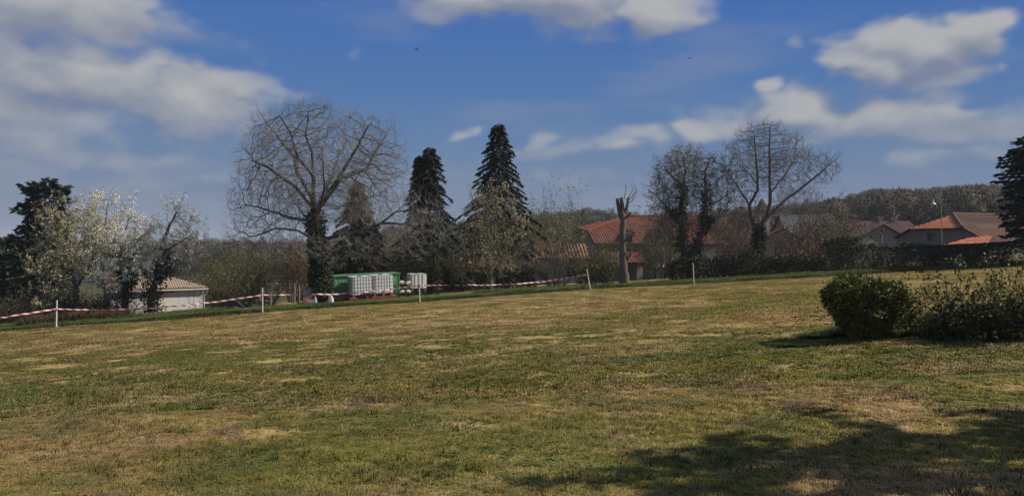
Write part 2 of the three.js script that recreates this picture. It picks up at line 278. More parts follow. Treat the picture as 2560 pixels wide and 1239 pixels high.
// a tree grown from limbs given where they stand (pixel column, row, metres nearer) into ellipsoid crowns
function growTree(o) {
  const r = rngOf(o.seed), D = o.D, base = onGround(o.px, D), root = thing(o.name, o.label, o.category ?? 'tree', base, 0, o.group);
  const loc = ([px, py, dz = 0]) => { const q = at(px, py, D - dz).sub(base); return [q.x, q.y, q.z]; };
  const seeds = o.limbs.map((l) => l.map(loc)); seeds[0][0][1] = -0.2;
  const att = [], vol = o.crown.map((c) => c[2] * c[3] * c[2]), tot = vol.reduce((a, b) => a + b);
  o.crown.forEach((c, ci) => {
    const m = Math.round(o.n * vol[ci] / tot * (c[5] ?? 1)), k = D / F, ctr = loc([c[0], c[1], c[4] ?? 0]);
    for (let t = 0; t < m; t++) { let q; do q = [r() * 2 - 1, r() * 2 - 1, r() * 2 - 1]; while (Math.hypot(...q) > 1 || r() > 0.25 + Math.hypot(...q)); const y = ctr[1] + q[1] * c[3] * k; if (y > (o.floor ?? 0.8) && noise3(ctr[0] + q[0] * c[2] * k * 0.9 + 31, y * 0.9 + o.seed, q[2] * c[2] * k * 0.9) > (o.gaps ?? 0.38)) att.push([ctr[0] + q[0] * c[2] * k, y, ctr[2] + q[2] * (o.deep ?? 0.85) * c[2] * k]); }
  });
  const T = grow(seeds, att, o.grow, r), n = T.P.length, count = new Float64Array(n), rad = new Float64Array(n);
  for (let k = n - 1; k >= 0; k--) { if (!T.kids[k].length) count[k] = 1; if (T.par[k] >= 0) count[T.par[k]] += count[k]; }
  const ex = Math.log(count[0]) / Math.log(o.trunk / o.tip); for (let k = 0; k < n; k++) rad[k] = o.tip * count[k] ** (1 / ex);
  const thick = new GB(), thin = new GB(), tips = [], stack = [0], firstOf = [];
  while (stack.length) {
    const s = stack.pop(), pts = [], rr = []; let k = s;
    if (T.par[s] >= 0) { const pp = T.par[s]; pts.push(T.P[pp]); rr.push(rad[s]); }
    for (;;) {
      pts.push(T.P[k]); rr.push(rad[k] * (k === 0 ? 1.5 : k === 1 ? 1.2 : 1)); const ks = T.kids[k]; if (!ks.length) break;
      let b = ks[0]; for (const c of ks) if (count[c] > count[b]) b = c; for (const c of ks) if (c !== b) stack.push(c); k = b;
    }
    rr[rr.length - 1] *= 0.6; const big = rr[0] > (o.limbR ?? 0.045); (big ? thick : thin).tube(pts, rr, rr[0] > 0.1 ? 9 : rr[0] > 0.04 ? 6 : rr[0] > 0.018 ? 4 : 3, vary(r, o.bark, 0.12));
  }
  const tw = o.twig ?? {};
  for (let k = 1; k < n; k++) if (rad[k] < (tw.below ?? o.tip * 2.6)) {
    const a = T.P[T.par[k]], b = T.P[k], d = unit(b[0] - a[0], b[1] - a[1], b[2] - a[2]), end = !T.kids[k].length;
    const m = end ? (tw.end ?? 2) : (r() < (tw.side ?? 0.5) ? 1 : 0);
    for (let t = 0; t < m; t++) { const w = rdir(r), s = end ? 0.5 : 1; twig(thin, r, b, unit(d[0] + w[0] * s, d[1] + w[1] * s, d[2] + w[2] * s), (tw.len ?? 0.5) * (0.5 + r()), tw.r ?? 0.009, tw.depth ?? 1, { up: tw.up ?? 0.12, col: o.twigCol ?? o.bark, kids: 1, prob: tw.prob ?? 0.7, crook: tw.crook ?? 0.35, rmin: tw.rmin ?? 0.004 }, tips); }
  }
  part('trunk', thick, M.bark, root); part('twigs', thin, M.bark, root);
  if (o.ivy) {
    const gb = new GB(), v = o.ivy, list = []; for (let k = 0; k < n; k++) if (rad[k] > v.minR && T.P[k][1] < v.top && (!v.bottom || T.P[k][1] > v.bottom)) list.push(k);
    for (let t = 0; t < v.n; t++) { const k = pick(r, list), q = T.P[k], w = rdir(r), R = rad[k] + v.spread * (0.2 + 0.8 * r()) * (0.4 + noise3(q[0] * 2, q[1] * 1.4, q[2] * 2)); addLeaf(gb, r, [q[0] + w[0] * R, Math.max(0.02, q[1] + w[1] * R), q[2] + w[2] * R], w, v.size, v.size * 0.8, vary(r, pick(r, v.cols), 0.3), 0.3); }
    part('ivy', gb, M.leaf, root);
  }
  for (const f of o.foliage ?? []) {
    const gb = new GB();
    for (const [q, e] of tips) { if (r() > f.prob * (f.patch ? sstep(0.22, 0.52, noise3(q[0] * f.patch + 40, q[1] * f.patch, q[2] * f.patch)) : 1)) continue; for (let k = 0; k < f.n; k++) { const w = rdir(r), s = f.scatter; addLeaf(gb, r, [q[0] + w[0] * s, q[1] + w[1] * s, q[2] + w[2] * s], e, f.len, f.wid, vary(r, pick(r, f.cols), 0.15), f.droop ?? 0); } }
    part(f.name, gb, f.mat ?? M.leaf, root);
  }
  return root;
}
// a conifer with drooping sprays
function conifer(o) {
  const r = rngOf(o.seed), base = onGround(o.px, o.D), root = thing(o.name, o.label, 'tree', base, 0, o.group), tr = new GB(), fo = new GB();
  const Hh = o.h, pts = [], rr = []; for (let k = 0; k <= 10; k++) { pts.push([(noise2(k * 0.6, o.seed) - 0.5) * 0.25 * k / 10, -0.2 + Hh * 0.97 * k / 10, (noise2(k * 0.6, o.seed + 9) - 0.5) * 0.25 * k / 10]); rr.push(lerp(o.trunkR ?? 0.24, 0.02, k / 10)); }
  tr.tube(pts, rr, 8, o.bark ?? [0.09, 0.065, 0.05]);
  const heads = [[0, Hh, 1], ...(o.heads ?? [])];
  for (const [hx, hh, hs] of heads) for (let b = 0; b < o.n * hs; b++) {
    const t = hs < 1 ? lerp(0.7, 0.985, b / (o.n * hs)) : lerp(o.from ?? 0.06, 0.985, (b / o.n) ** 0.9), y = hh * t, az = b * 2.39996 + r() * 0.7, q = o.lump ? 0.5 + 1.0 * noise3(Math.cos(az) * 1.7, y * 0.55, Math.sin(az) * 1.7 + o.seed) : 1;
    const L = (hs < 1 ? 0.75 : 1) * o.R * o.prof(t) * (o.even ? 0.86 + 0.2 * r() : 0.5 + 0.66 * r()) * q + 0.12, cx = Math.cos(az), cz = Math.sin(az), rise = o.rise ?? 0.2, bp = [], br = [], m = 5;
    for (let k = 0; k <= m; k++) { const s = k / m; bp.push([hx * t + cx * L * s, y + L * (rise * s - (o.droop ?? 0.45) * s * s), cz * L * s]); br.push(lerp(0.035, 0.006, s) * (0.4 + L / o.R)); }
    tr.tube(bp, br, 3, o.bark ?? [0.09, 0.065, 0.05]);
    const dens = Math.ceil((o.dens ?? 14) * (0.35 + L / o.R));
    for (let k = 0; k < dens; k++) {
      const s = 0.18 + 0.84 * r() ** 0.75, f = Math.min(m - 0.001, s * m), i = Math.floor(f), g = f - i, side = (r() - 0.5) * L * 0.42 * (1.15 - s);
      const p = [lerp(bp[i][0], bp[i + 1][0], g) - cz * side, lerp(bp[i][1], bp[i + 1][1], g) - Math.abs(side) * 0.2, lerp(bp[i][2], bp[i + 1][2], g) + cx * side], col = vary(r, pick(r, o.cols), 0.3);
      const w = rdir(r), dr = o.hang ?? 0.8, d = unit(cx * 0.8 + w[0] * 0.5 - cz * side, -dr + w[1] * 0.35, cz * 0.8 + w[2] * 0.5 + cx * side), nn = unit(w[2] + cx * 0.3, 0.5 + w[0] * 0.4, w[1] + cz * 0.3), z = (o.spray ?? 0.5) * (0.55 + 0.75 * r());
      fo.leaf(p[0], p[1], p[2], d[0], d[1], d[2], nn[0], nn[1], nn[2], z, z * (o.thin ?? 0.3), col);
      const e = unit(d[0] + w[1] * 0.8, d[1] + 0.35 * w[2], d[2] + w[0] * 0.8); fo.leaf(p[0] + d[0] * z * 0.3, p[1] + d[1] * z * 0.3, p[2] + d[2] * z * 0.3, e[0], e[1], e[2], nn[0], nn[1], nn[2], z * 0.7, z * (o.thin ?? 0.3) * 0.7, col);
    }
  }
  part('trunk', tr, M.bark, root); part('crown', fo, M.leaf, root); return root;
}
// a shrub of several stems, twigs and leaves
function shrub(o) {
  const r = rngOf(o.seed), base = o.pos ?? onGround(o.px, o.D), root = thing(o.name, o.label, o.category ?? 'shrub', base, 0, o.group), st = new GB(), tips = [];
  for (let s = 0; s < o.stems; s++) {
    const a = r() * 6.283, sp = Math.sqrt(r()), p = [Math.cos(a) * sp * o.foot, -0.05, Math.sin(a) * sp * o.foot * (o.deep ?? 0.7)], d = unit(Math.cos(a) * sp * o.open + (o.lean ?? 0), 1, Math.sin(a) * sp * o.open * 0.7);
    p[1] = groundY(base.x + p[0], base.z + p[2]) - base.y - 0.05;
    twig(st, r, p, d, o.h * (0.62 + 0.42 * r()), o.r ?? 0.02, o.depth ?? 2, { up: o.up ?? 0.1, col: o.bark, kids: o.kids ?? 2, prob: o.prob ?? 0.8, crook: o.crook ?? 0.3, fork: o.fork ?? 0.8, ratio: o.ratio ?? 0.5, rmin: o.rmin ?? 0.005, from: o.first ?? 1 }, tips);
  }
  part('stems', st, M.bark, root);
  for (const f of o.foliage ?? []) { const gb = new GB(); for (const [q, e] of tips) { if (q[1] < (f.above ?? 0) || r() > f.prob) continue; for (let k = 0; k < f.n; k++) { const w = rdir(r), s = f.scatter; addLeaf(gb, r, [q[0] + w[0] * s, q[1] + w[1] * s, q[2] + w[2] * s], e, f.len, f.wid, vary(r, pick(r, f.cols), 0.25), f.droop ?? 0); } } part(f.name, gb, f.mat ?? M.leaf, root); }
  return root;
}
// a dense leafy mass: a closed hedge or clipped bush of leaves on short twigs. shape(u) -> [point, outward] for random u
function leafMass(o) {
  const r = rngOf(o.seed), root = thing(o.name, o.label, o.category ?? 'hedge', o.pos, o.turn ?? 0, o.group), gb = new GB();
  for (const p of o.stemsAt ?? []) { const st = new GB(); twig(st, r, [p[0], -0.08, p[1]], [0, 1, 0], o.h * 0.8, 0.02, 2, { up: 0.2, col: o.bark ?? [0.09, 0.07, 0.05], kids: 2, fork: 0.9, ratio: 0.5, rmin: 0.004 }); part('stem', st, M.bark, root); }
  for (let k = 0; k < o.n; k++) { const [p, out] = o.shape(r); addLeaf(gb, r, p, out, o.len, o.wid, vary(r, pick(r, o.cols), 0.28), o.droop ?? 0.1); }
  part('foliage', gb, M.leaf, root); return root;
}
// polygon of roof tiles: ribs run up the slope
function tiles(gb, pts, pitch, amp, cols, r, vr = 0.16) {
  const a = V(...pts[0]), n = V(...pts[1]).sub(a).cross(V(...pts[2]).sub(a)).normalize(); if (n.y < 0) n.negate();
  const up = V(0, 1, 0).addScaledVector(n, -n.y).normalize(), u = up.clone().cross(n).normalize(), q = pts.map((p) => { const d = V(...p).sub(a); return [d.dot(u), d.dot(up)]; });
  const lo = Math.min(...q.map((p) => p[0])), hi = Math.max(...q.map((p) => p[0])), m = Math.max(1, Math.round((hi - lo) / pitch)) * 4, rows = 7; let prev = null;
  for (let c = 0; c <= m; c++) {
    const x = clamp(lo + (hi - lo) * c / m, lo + 1e-4, hi - 1e-4), ys = [];
    for (let k = 0; k < q.length; k++) { const [x0, y0] = q[k], [x1, y1] = q[(k + 1) % q.length]; if ((x0 - x) * (x1 - x) <= 0 && x0 !== x1) ys.push(lerp(y0, y1, (x - x0) / (x1 - x0))); }
    const y0 = Math.min(...ys), y1 = Math.max(...ys), off = amp * Math.sin(c * Math.PI / 2), tilt = Math.cos(c * Math.PI / 2) * 1.1, ring = [];
    const nn = n.clone().addScaledVector(u, -tilt).normalize();
    for (let s = 0; s <= rows; s++) { const y = lerp(y0, y1, s / rows), w = a.clone().addScaledVector(u, x).addScaledVector(up, y).addScaledVector(n, off + 0.05); ring.push(gb.v(w.x, w.y, w.z, nn.x, nn.y, nn.z, vary(r, cols[Math.floor(clamp(fbm2(w.x * 0.9, y * 1.3, 3) * 1.6 - 0.3, 0, 0.999) * cols.length)], vr))); }
    if (prev) for (let s = 0; s < rows; s++) gb.i.push(prev[s], ring[s], prev[s + 1], ring[s], ring[s + 1], prev[s + 1]);
    prev = ring;
  }
  gb.poly(pts.map((p) => [p[0] - n.x * 0.06, p[1] - n.y * 0.06, p[2] - n.z * 0.06]), [0.1, 0.07, 0.05]);
}

// ───────────────────────── far woods on the hill and the valley side ─────────────────────────
{
  const r = rngOf(5), crown = (n, w, h, upw) => {
    const gb = new GB(), white = [1, 1, 1]; gb.tube([[0, -1, 0], [0, h * 0.3, 0], [0.2, h * 0.7, 0]], [0.22, 0.18, 0.08], 4, [0.8, 0.8, 0.8]);
    for (let k = 0; k < n; k++) { let q; do q = rdir(r).map((c) => c * Math.cbrt(r())); while (0); const p = [q[0] * w, h * (0.56 + q[1] * 0.42), q[2] * w], d = unit(q[0] + (r() - 0.5) * 1.6, q[1] * 0.8 + upw * 0.5 + (r() - 0.5), q[2] + (r() - 0.5) * 1.6), m = rdir(r), s = 0.25 + r() * 0.42; gb.leaf(p[0], p[1], p[2], d[0], d[1], d[2], q[0] + m[0] * 0.3, q[1] + 0.15 + m[1] * 0.3, q[2] + m[2] * 0.3, s * 1.1, s * (0.22 + 0.3 * r()), vary(r, white, 0.25)); }
    return gb.geo();
  };
  const cone = () => { const gb = new GB(); gb.tube([[0, -1, 0], [0, 12, 0]], [0.25, 0.03], 4, [0.7, 0.6, 0.5]); for (let k = 0; k < 260; k++) { const t = r(), a = r() * 6.283, R = 2.3 * (1 - t) * (0.7 + 0.4 * r()); gb.leaf(Math.cos(a) * R * 0.5, 1.5 + t * 11, Math.sin(a) * R * 0.5, Math.cos(a) * 0.9, -0.25, Math.sin(a) * 0.9, 0, 1, 0.2, R * 0.7 + 0.2, 0.8, vary(r, [1, 1, 1], 0.3)); } return gb.geo(); };
  const kinds = [[crown(2400, 3.7, 12, 0.5), 'bare brown woodland covering the far hill'], [crown(2000, 3.1, 10, 0.7), 'greyish leafless woodland on the valley side'], [cone(), 'scattered dark firs among the far woodland']];
  const rows = [[], [], []];
  for (let ring = 0; ring < 34; ring++) {
    const R = 140 + ring * 8.2, stepPx = 5.4 / R * F;
    for (let px = -620; px < 3200; px += stepPx * (0.8 + 0.5 * r())) {
      const d = R + (r() - 0.5) * 9, x = wx(px, d), y = groundY(x, -d), lowLeft = px < 900;
      if ((px < 1980 && R < 205) || (px > 1330 && px < 1980 && R < 235)) continue;
      const room = EYE + (HZ - ridgeAt(clamp(px, -900, 3400)) - 6) / F * d - y; if (room < 4) continue;
      const t = r(), kind = t < 0.035 ? 2 : t < 0.55 ? 0 : 1, s = (0.72 + 0.5 * r()) * (kind === 2 ? 1.02 : 1) * (lowLeft ? 0.8 : 1);
      const g = fbm2(x * 0.02 + 9, d * 0.02, 3), c = kind === 2 ? [0.03, 0.042, 0.026] : mix3(mix3([0.092, 0.074, 0.054], [0.084, 0.082, 0.046], sstep(0.35, 0.65, g)), [0.11, 0.088, 0.062], r() * 0.6);
      const tall = kind === 1 ? 10 : 12; rows[kind].push([x, y, -d, s, Math.min(s * (0.85 + 0.35 * r()), room / tall * (0.7 + 0.3 * r())), r() * 6.283, vary(r, c, 0.16)]);
    }
  }
  kinds.forEach(([g, label], k) => {
    const im = new THREE.InstancedMesh(g, M.matt, rows[k].length), m = new THREE.Matrix4(), q = new THREE.Quaternion(), col = new THREE.Color();
    rows[k].forEach(([x, y, z, s, sy, a, c], i) => { q.setFromAxisAngle(V(0, 1, 0), a); m.compose(V(x, y, z), q, V(s, sy, s)); im.setMatrixAt(i, m); im.setColorAt(i, col.setRGB(...c)); });
    im.name = ['hill_woodland', 'valley_woodland', 'far_firs'][k]; im.userData = { kind: 'stuff', label, category: 'woodland' }; im.castShadow = im.receiveShadow = true; scene.add(im);
  });
}

// ───────────────────────── trees ─────────────────────────
const IVY = [[0.028, 0.045, 0.018], [0.04, 0.058, 0.02], [0.05, 0.062, 0.026]], GREY = [0.2, 0.185, 0.165], PALE = [0.28, 0.262, 0.235], DARKB = [0.11, 0.09, 0.075];
growTree({
  name: 'walnut_tree', label: 'huge spreading leafless walnut tree with ivy on its trunk beside the green cabin', seed: 11, px: 805, D: 44, gaps: 0.33, trunk: 0.31, tip: 0.0105, n: 7000, floor: 1.1, limbR: 0.06,
  limbs: [[[805, 756], [800, 700], [797, 640], [790, 590], [787, 555], [783, 500], [783, 440], [780, 380], [764, 340], [770, 290]],
    [[787, 560], [728, 544, -0.5], [684, 530, -1], [645, 517, -1.2], [592, 510, -1.5]], [[785, 525], [742, 470, 1], [703, 442, 1.5], [670, 418, 2], [630, 400, 2]],
    [[783, 500], [742, 430, -1], [737, 394, -1], [708, 360, -1.5], [665, 305, -2], [645, 270, -2]], [[783, 440], [745, 395, 1.5], [725, 330, 2], [700, 290, 2]],
    [[790, 530], [840, 460, 1], [868, 408, 1], [892, 370, 1.2], [930, 300, 1.5]], [[850, 440, 1], [916, 423, -1], [945, 370, -1.5], [984, 305, -2]],
    [[797, 600], [840, 590, 1.5], [887, 582, 2], [950, 558, 2.5], [989, 529, 2.5], [1013, 510, 2.5]], [[950, 558, 2.5], [1020, 560, 3], [1070, 580, 3.2], [1095, 612, 3.4]], [[989, 529, 2.5], [1050, 520, 3], [1090, 500, 3]],
    [[795, 625], [720, 630, 1.5], [665, 650, 2], [640, 685, 2.2]], [[790, 600], [740, 575, 2], [690, 570, 2.5], [640, 590, 2.7]], [[797, 640], [850, 625, 2], [900, 620, 2.5], [935, 645, 2.6]],
    [[787, 560], [800, 520, 2], [812, 460, 3.2], [806, 390, 3.8]], [[787, 545], [800, 500, -2], [830, 440, -3], [850, 380, -3.6]], [[790, 570], [760, 540, -2], [720, 480, -3.2]]],
  crown: [[800, 415, 200, 160], [670, 500, 105, 100], [940, 430, 85, 140], [635, 590, 70, 40, 1.5], [1050, 570, 75, 75, 2.8], [970, 560, 70, 55, 2], [860, 620, 80, 35, 2.2, 0.8], [700, 620, 90, 35, 2, 0.8], [665, 340, 60, 70, -1.5]],
  grow: { step: 0.22, infl: 1.7, kill: 0.31, iters: 130, up: 0.06, crook: 0.38 }, bark: [0.1, 0.09, 0.08], twigCol: PALE, twig: { len: 0.55, r: 0.0088, end: 3, side: 0.85, depth: 1, prob: 0.75, up: 0.16, crook: 0.32, below: 0.026 },
  ivy: { minR: 0.15, top: 4.9, n: 5600, spread: 0.36, size: 0.14, cols: IVY },
});
growTree({
  name: 'bare_tree', label: 'tall bare tree with long limb reaching right above the reddish hedge', seed: 23, gaps: 0.28, px: 1895, D: 55, trunk: 0.19, tip: 0.0105, n: 6500, floor: 1.5, limbR: 0.06,
  limbs: [[[1894, 690], [1894, 640], [1896, 600], [1899, 572], [1918, 540], [1926, 503], [1924, 447], [1924, 373], [1926, 312]], [[1896, 590], [1876, 540], [1874, 510], [1894, 477, 0.6], [1894, 436, 1], [1889, 384, 1], [1885, 328, 1]],
    [[1874, 510], [1855, 484, -0.8], [1840, 458, -1], [1814, 428, -1.4]], [[1912, 548], [1959, 503, 0.8], [1996, 477, 1], [2019, 458, 1], [2067, 417, 1.2], [2094, 395, 1.3]], [[1915, 545], [1974, 525, -1], [2033, 514, -1.6], [2063, 532, -1.6]],
    [[1892, 625], [1855, 620, 0.5], [1825, 596, 0.8], [1790, 603, 1]], [[1924, 480], [1960, 440, -1], [1985, 400, -1.5], [1990, 350, -1.7]], [[1894, 460, 1], [1860, 420, 1.6], [1845, 370, 2]]],
  crown: [[1905, 395, 80, 88], [1850, 420, 45, 75], [1980, 415, 60, 70], [2055, 425, 45, 40, 1], [1995, 500, 60, 28, -1], [1835, 590, 45, 25, 0.8, 0.6], [1860, 520, 50, 40]],
  grow: { step: 0.24, infl: 1.6, kill: 0.3, iters: 120, up: 0.1, crook: 0.36 }, bark: [0.14, 0.12, 0.1], twigCol: [0.2, 0.175, 0.145], twig: { len: 0.55, r: 0.0095, end: 3, side: 0.6, depth: 1, prob: 0.65, up: 0.2, crook: 0.4, below: 0.034 },
  ivy: { minR: 0.12, top: 3.4, n: 2300, spread: 0.4, size: 0.16, cols: IVY },
  foliage: [{ name: 'buds', prob: 0.3, n: 1, scatter: 0.05, len: 0.065, wid: 0.04, cols: [[0.14, 0.1, 0.05], [0.12, 0.11, 0.05]] }],
});
growTree({
  name: 'ivy_tree', label: 'forked tree with two ivy-wrapped stems in front of the red-roofed house', seed: 37, gaps: 0.24, px: 1730, D: 56, trunk: 0.27, tip: 0.0105, n: 7500, floor: 1.6, limbR: 0.06,
  limbs: [[[1730, 696], [1728, 660], [1707, 620], [1703, 540], [1707, 466], [1714, 430], [1707, 385]], [[1730, 665], [1745, 610, 0.6], [1762, 560, 0.8], [1766, 490, 0.8], [1762, 430, 0.8], [1780, 390, 0.8]], [[1703, 560], [1680, 530, 0.7], [1650, 500, 1], [1635, 470, 1]],
    [[1707, 470], [1670, 430, -0.8], [1655, 405, -1]], [[1764, 520, 0.8], [1800, 500, 1.4], [1828, 480, 1.6]], [[1705, 600], [1680, 600, 1.4], [1655, 570, 1.8]], [[1766, 560, 0.8], [1790, 540, -0.5], [1815, 540, -0.8]]],
  crown: [[1715, 450, 78, 80], [1662, 505, 40, 75], [1790, 470, 50, 75], [1690, 565, 50, 50, 0.6], [1780, 560, 45, 40]],
  grow: { step: 0.23, infl: 1.5, kill: 0.29, iters: 120, up: 0.08, crook: 0.36 }, bark: [0.12, 0.1, 0.08], twigCol: [0.22, 0.2, 0.155], twig: { len: 0.5, r: 0.0095, end: 2, side: 0.5, depth: 1, prob: 0.7, up: 0.15, crook: 0.45, below: 0.034 },
  ivy: { minR: 0.07, top: 6.6, n: 3000, spread: 0.32, size: 0.16, cols: IVY },
  foliage: [{ name: 'young_leaves', prob: 0.7, n: 2, scatter: 0.08, len: 0.075, wid: 0.05, cols: [[0.17, 0.16, 0.08], [0.12, 0.12, 0.045], [0.2, 0.18, 0.11]] }],
});
const WHITE = [[0.74, 0.72, 0.63], [0.68, 0.66, 0.55], [0.58, 0.57, 0.43]], CREAM = [[0.62, 0.57, 0.4], [0.52, 0.48, 0.28], [0.38, 0.35, 0.17]];
const blossom = (o) => growTree({
  name: 'blossom_tree', group: 'blossoming fruit trees by the white shed', trunk: 0.15, tip: 0.011, floor: 0.7, limbR: 0.05, bark: [0.13, 0.11, 0.095], twigCol: [0.17, 0.14, 0.12],
  grow: { step: 0.24, infl: 1.6, kill: 0.36, iters: 90, up: 0.1, crook: 0.42 }, twig: { len: 0.5, r: 0.0085, end: 2, side: 0.5, depth: 1, prob: 0.7, up: o.up ?? 0.18, crook: 0.35, below: 0.03 }, ...o,
});
blossom({
  label: 'cream-flowered fruit tree against the dark fir, leftmost of the blossoming trees', seed: 41, px: 190, D: 45, n: 1700, limbs: [[[190, 792], [188, 730], [180, 670], [170, 600], [165, 540]], [[188, 720], [230, 650, 1], [240, 590, 1.2]], [[180, 680], [130, 640, 0.8], [110, 590, 1]], [[185, 700], [120, 700, 1.5], [90, 730, 1.8]]],
  crown: [[170, 590, 85, 95], [120, 660, 55, 55, 1], [220, 660, 65, 60, 0.6], [130, 740, 60, 35, 1.4]], foliage: [{ name: 'blossom', prob: 0.75, n: 5, scatter: 0.08, len: 0.056, wid: 0.05, cols: CREAM, mat: M.petal, patch: 0.8 }, { name: 'leaves', prob: 0.4, n: 1, scatter: 0.08, len: 0.12, wid: 0.06, cols: [[0.1, 0.1, 0.035], [0.13, 0.1, 0.05]] }],
});
blossom({
  label: 'tall white-flowered fruit tree rising highest between the other blossom trees', seed: 43, px: 272, D: 48, n: 1800, up: 0.3, limbs: [[[272, 780], [270, 700], [266, 620], [262, 560], [270, 500]], [[268, 650], [230, 590, 0.5], [222, 545, 0.5]], [[267, 630], [310, 580, 0.8], [325, 540, 0.8]], [[270, 690], [300, 650, 1.2], [320, 640, 1.4]]],
  crown: [[262, 565, 70, 75], [318, 580, 55, 50], [240, 650, 60, 60], [300, 680, 55, 45, 1]], foliage: [{ name: 'blossom', prob: 0.8, n: 7, scatter: 0.08, len: 0.056, wid: 0.054, cols: WHITE, mat: M.petal, patch: 0.9 }],
});
blossom({
  label: 'white-flowered fruit tree with ivied trunk at the left end of the shed', seed: 47, px: 312, D: 44.5, n: 1500, trunk: 0.2, limbs: [[[312, 795], [310, 730], [305, 660], [302, 600]], [[308, 680], [280, 640, 0.8], [255, 630, 1]], [[306, 650], [345, 620, 0.8], [370, 610, 1]], [[310, 720], [345, 680, 1.2], [365, 670, 1.5]]],
  crown: [[300, 625, 65, 45], [350, 630, 60, 45], [280, 690, 55, 45, 0.8], [330, 690, 40, 45, 1]], ivy: { minR: 0.05, top: 4.1, n: 2200, spread: 0.45, size: 0.13, cols: IVY }, foliage: [{ name: 'blossom', prob: 0.85, n: 7, scatter: 0.08, len: 0.058, wid: 0.054, cols: WHITE, mat: M.petal, patch: 1 }],
});
blossom({
  label: 'white-flowered fruit tree with bushy ivy leaning over the shed roof', seed: 53, px: 385, D: 45, n: 1900, trunk: 0.2, limbs: [[[372, 795], [378, 740], [390, 680], [400, 620], [420, 570], [440, 530]], [[385, 700], [360, 650, 0.6], [345, 600, 0.8]], [[395, 640], [440, 610, 0.8], [475, 590, 1]], [[388, 690], [430, 660, 1], [460, 660, 1.2]]],
  crown: [[420, 600, 75, 50], [445, 550, 42, 40], [380, 620, 55, 50], [470, 620, 45, 40, 0.4], [410, 670, 60, 35, 1]], ivy: { minR: 0.05, top: 4.2, n: 3000, spread: 0.55, size: 0.13, cols: IVY }, up: 0.3, foliage: [{ name: 'blossom', prob: 0.8, n: 6, scatter: 0.08, len: 0.056, wid: 0.053, cols: WHITE, mat: M.petal, patch: 0.8 }],
});
growTree({
  name: 'pear_tree', label: 'bushy cream-budded pear tree standing before the tallest cypress', seed: 61, px: 1225, D: 53, trunk: 0.17, tip: 0.0115, n: 2500, floor: 0.8, limbR: 0.05,
  limbs: [[[1225, 705], [1226, 660], [1228, 600], [1230, 540], [1232, 490]], [[1226, 650], [1190, 600, 0.6], [1175, 540, 0.8]], [[1227, 630], [1265, 570, 0.8], [1285, 520, 1]], [[1226, 670], [1180, 650, 1.4], [1160, 620, 1.6]], [[1226, 660], [1270, 640, 1.5], [1300, 620, 1.6]], [[1228, 600], [1220, 550, 1.6]]],
  crown: [[1230, 545, 72, 82], [1190, 610, 55, 65, 0.5], [1275, 600, 50, 75, 0.5], [1225, 650, 85, 38, 0.8]],
  grow: { step: 0.28, infl: 1.7, kill: 0.42, iters: 80, up: 0.12, crook: 0.36 }, bark: [0.13, 0.11, 0.09], twigCol: [0.18, 0.15, 0.115], twig: { len: 0.5, r: 0.009, end: 2, side: 0.6, depth: 1, prob: 0.75, up: 0.22, crook: 0.35, below: 0.03 },
  foliage: [{ name: 'buds', prob: 0.6, n: 3, scatter: 0.06, len: 0.055, wid: 0.05, cols: CREAM, mat: M.petal, patch: 0.8 }, { name: 'young_leaves', prob: 0.6, n: 2, scatter: 0.09, len: 0.085, wid: 0.05, cols: [[0.1, 0.085, 0.035], [0.13, 0.1, 0.045], [0.08, 0.085, 0.03]] }],
});
// conifers
const CYP = [[0.026, 0.04, 0.022], [0.036, 0.05, 0.026], [0.046, 0.052, 0.028]], spire = (t) => Math.min(1, 1.2 * (1 - t) ** 0.9) * sstep(-0.05, 0.12, t);
conifer({ name: 'cypress_tree', label: 'tallest dark pointed cypress behind the cream-budded pear tree', seed: 3, px: 1246, D: 60, h: 12.4, R: 3.8, n: 260, prof: spire, dens: 70, spray: 0.36, thin: 0.26, cols: CYP, droop: 0.55, rise: 0.25, lump: true, group: 'pointed cypresses' });
conifer({ name: 'cypress_tree', label: 'dark cypress with a split top just right of the walnut crown', seed: 8, px: 1074, D: 57, h: 10.5, R: 3.3, n: 240, prof: spire, dens: 66, spray: 0.34, thin: 0.26, cols: CYP, droop: 0.55, rise: 0.25, lump: true, heads: [[-0.75, 9.9, 0.3]], group: 'pointed cypresses' });
conifer({ name: 'cypress_tree', label: 'brownish lower cypress seen through the right half of the walnut crown', seed: 14, px: 893, D: 52, h: 7.7, R: 2.7, n: 220, prof: spire, dens: 62, spray: 0.32, thin: 0.26, cols: [[0.042, 0.04, 0.022], [0.03, 0.036, 0.02], [0.055, 0.044, 0.027]], droop: 0.5, rise: 0.3, lump: true, group: 'pointed cypresses' });
conifer({ name: 'fir_tree', label: 'dark bushy-topped fir behind the blossom at the far left', seed: 20, px: 112, D: 54, h: 9.9, R: 2.5, n: 150, prof: (t) => t > 0.72 ? 0.52 * Math.sqrt(Math.max(0, (1 - t) / 0.14)) * (t > 0.86 ? 1 : 1) * Math.min(1, 1) * (t > 0.86 ? 1 : 0.98) : 0.62 + 0.5 * (0.72 - t), dens: 34, spray: 0.5, thin: 0.34, cols: [[0.024, 0.04, 0.026], [0.03, 0.048, 0.028]], droop: 0.1, rise: 0.35, hang: 0.05, lump: true });
conifer({ name: 'fir_tree', label: 'lower dark fir at the left edge of the picture', seed: 21, px: 10, D: 52, h: 6.0, R: 2.4, n: 120, prof: (t) => Math.sqrt(1 - t * 0.96), dens: 32, spray: 0.5, thin: 0.34, cols: [[0.024, 0.04, 0.024], [0.034, 0.048, 0.026]], droop: 0.1, rise: 0.35, hang: 0.1, lump: true });
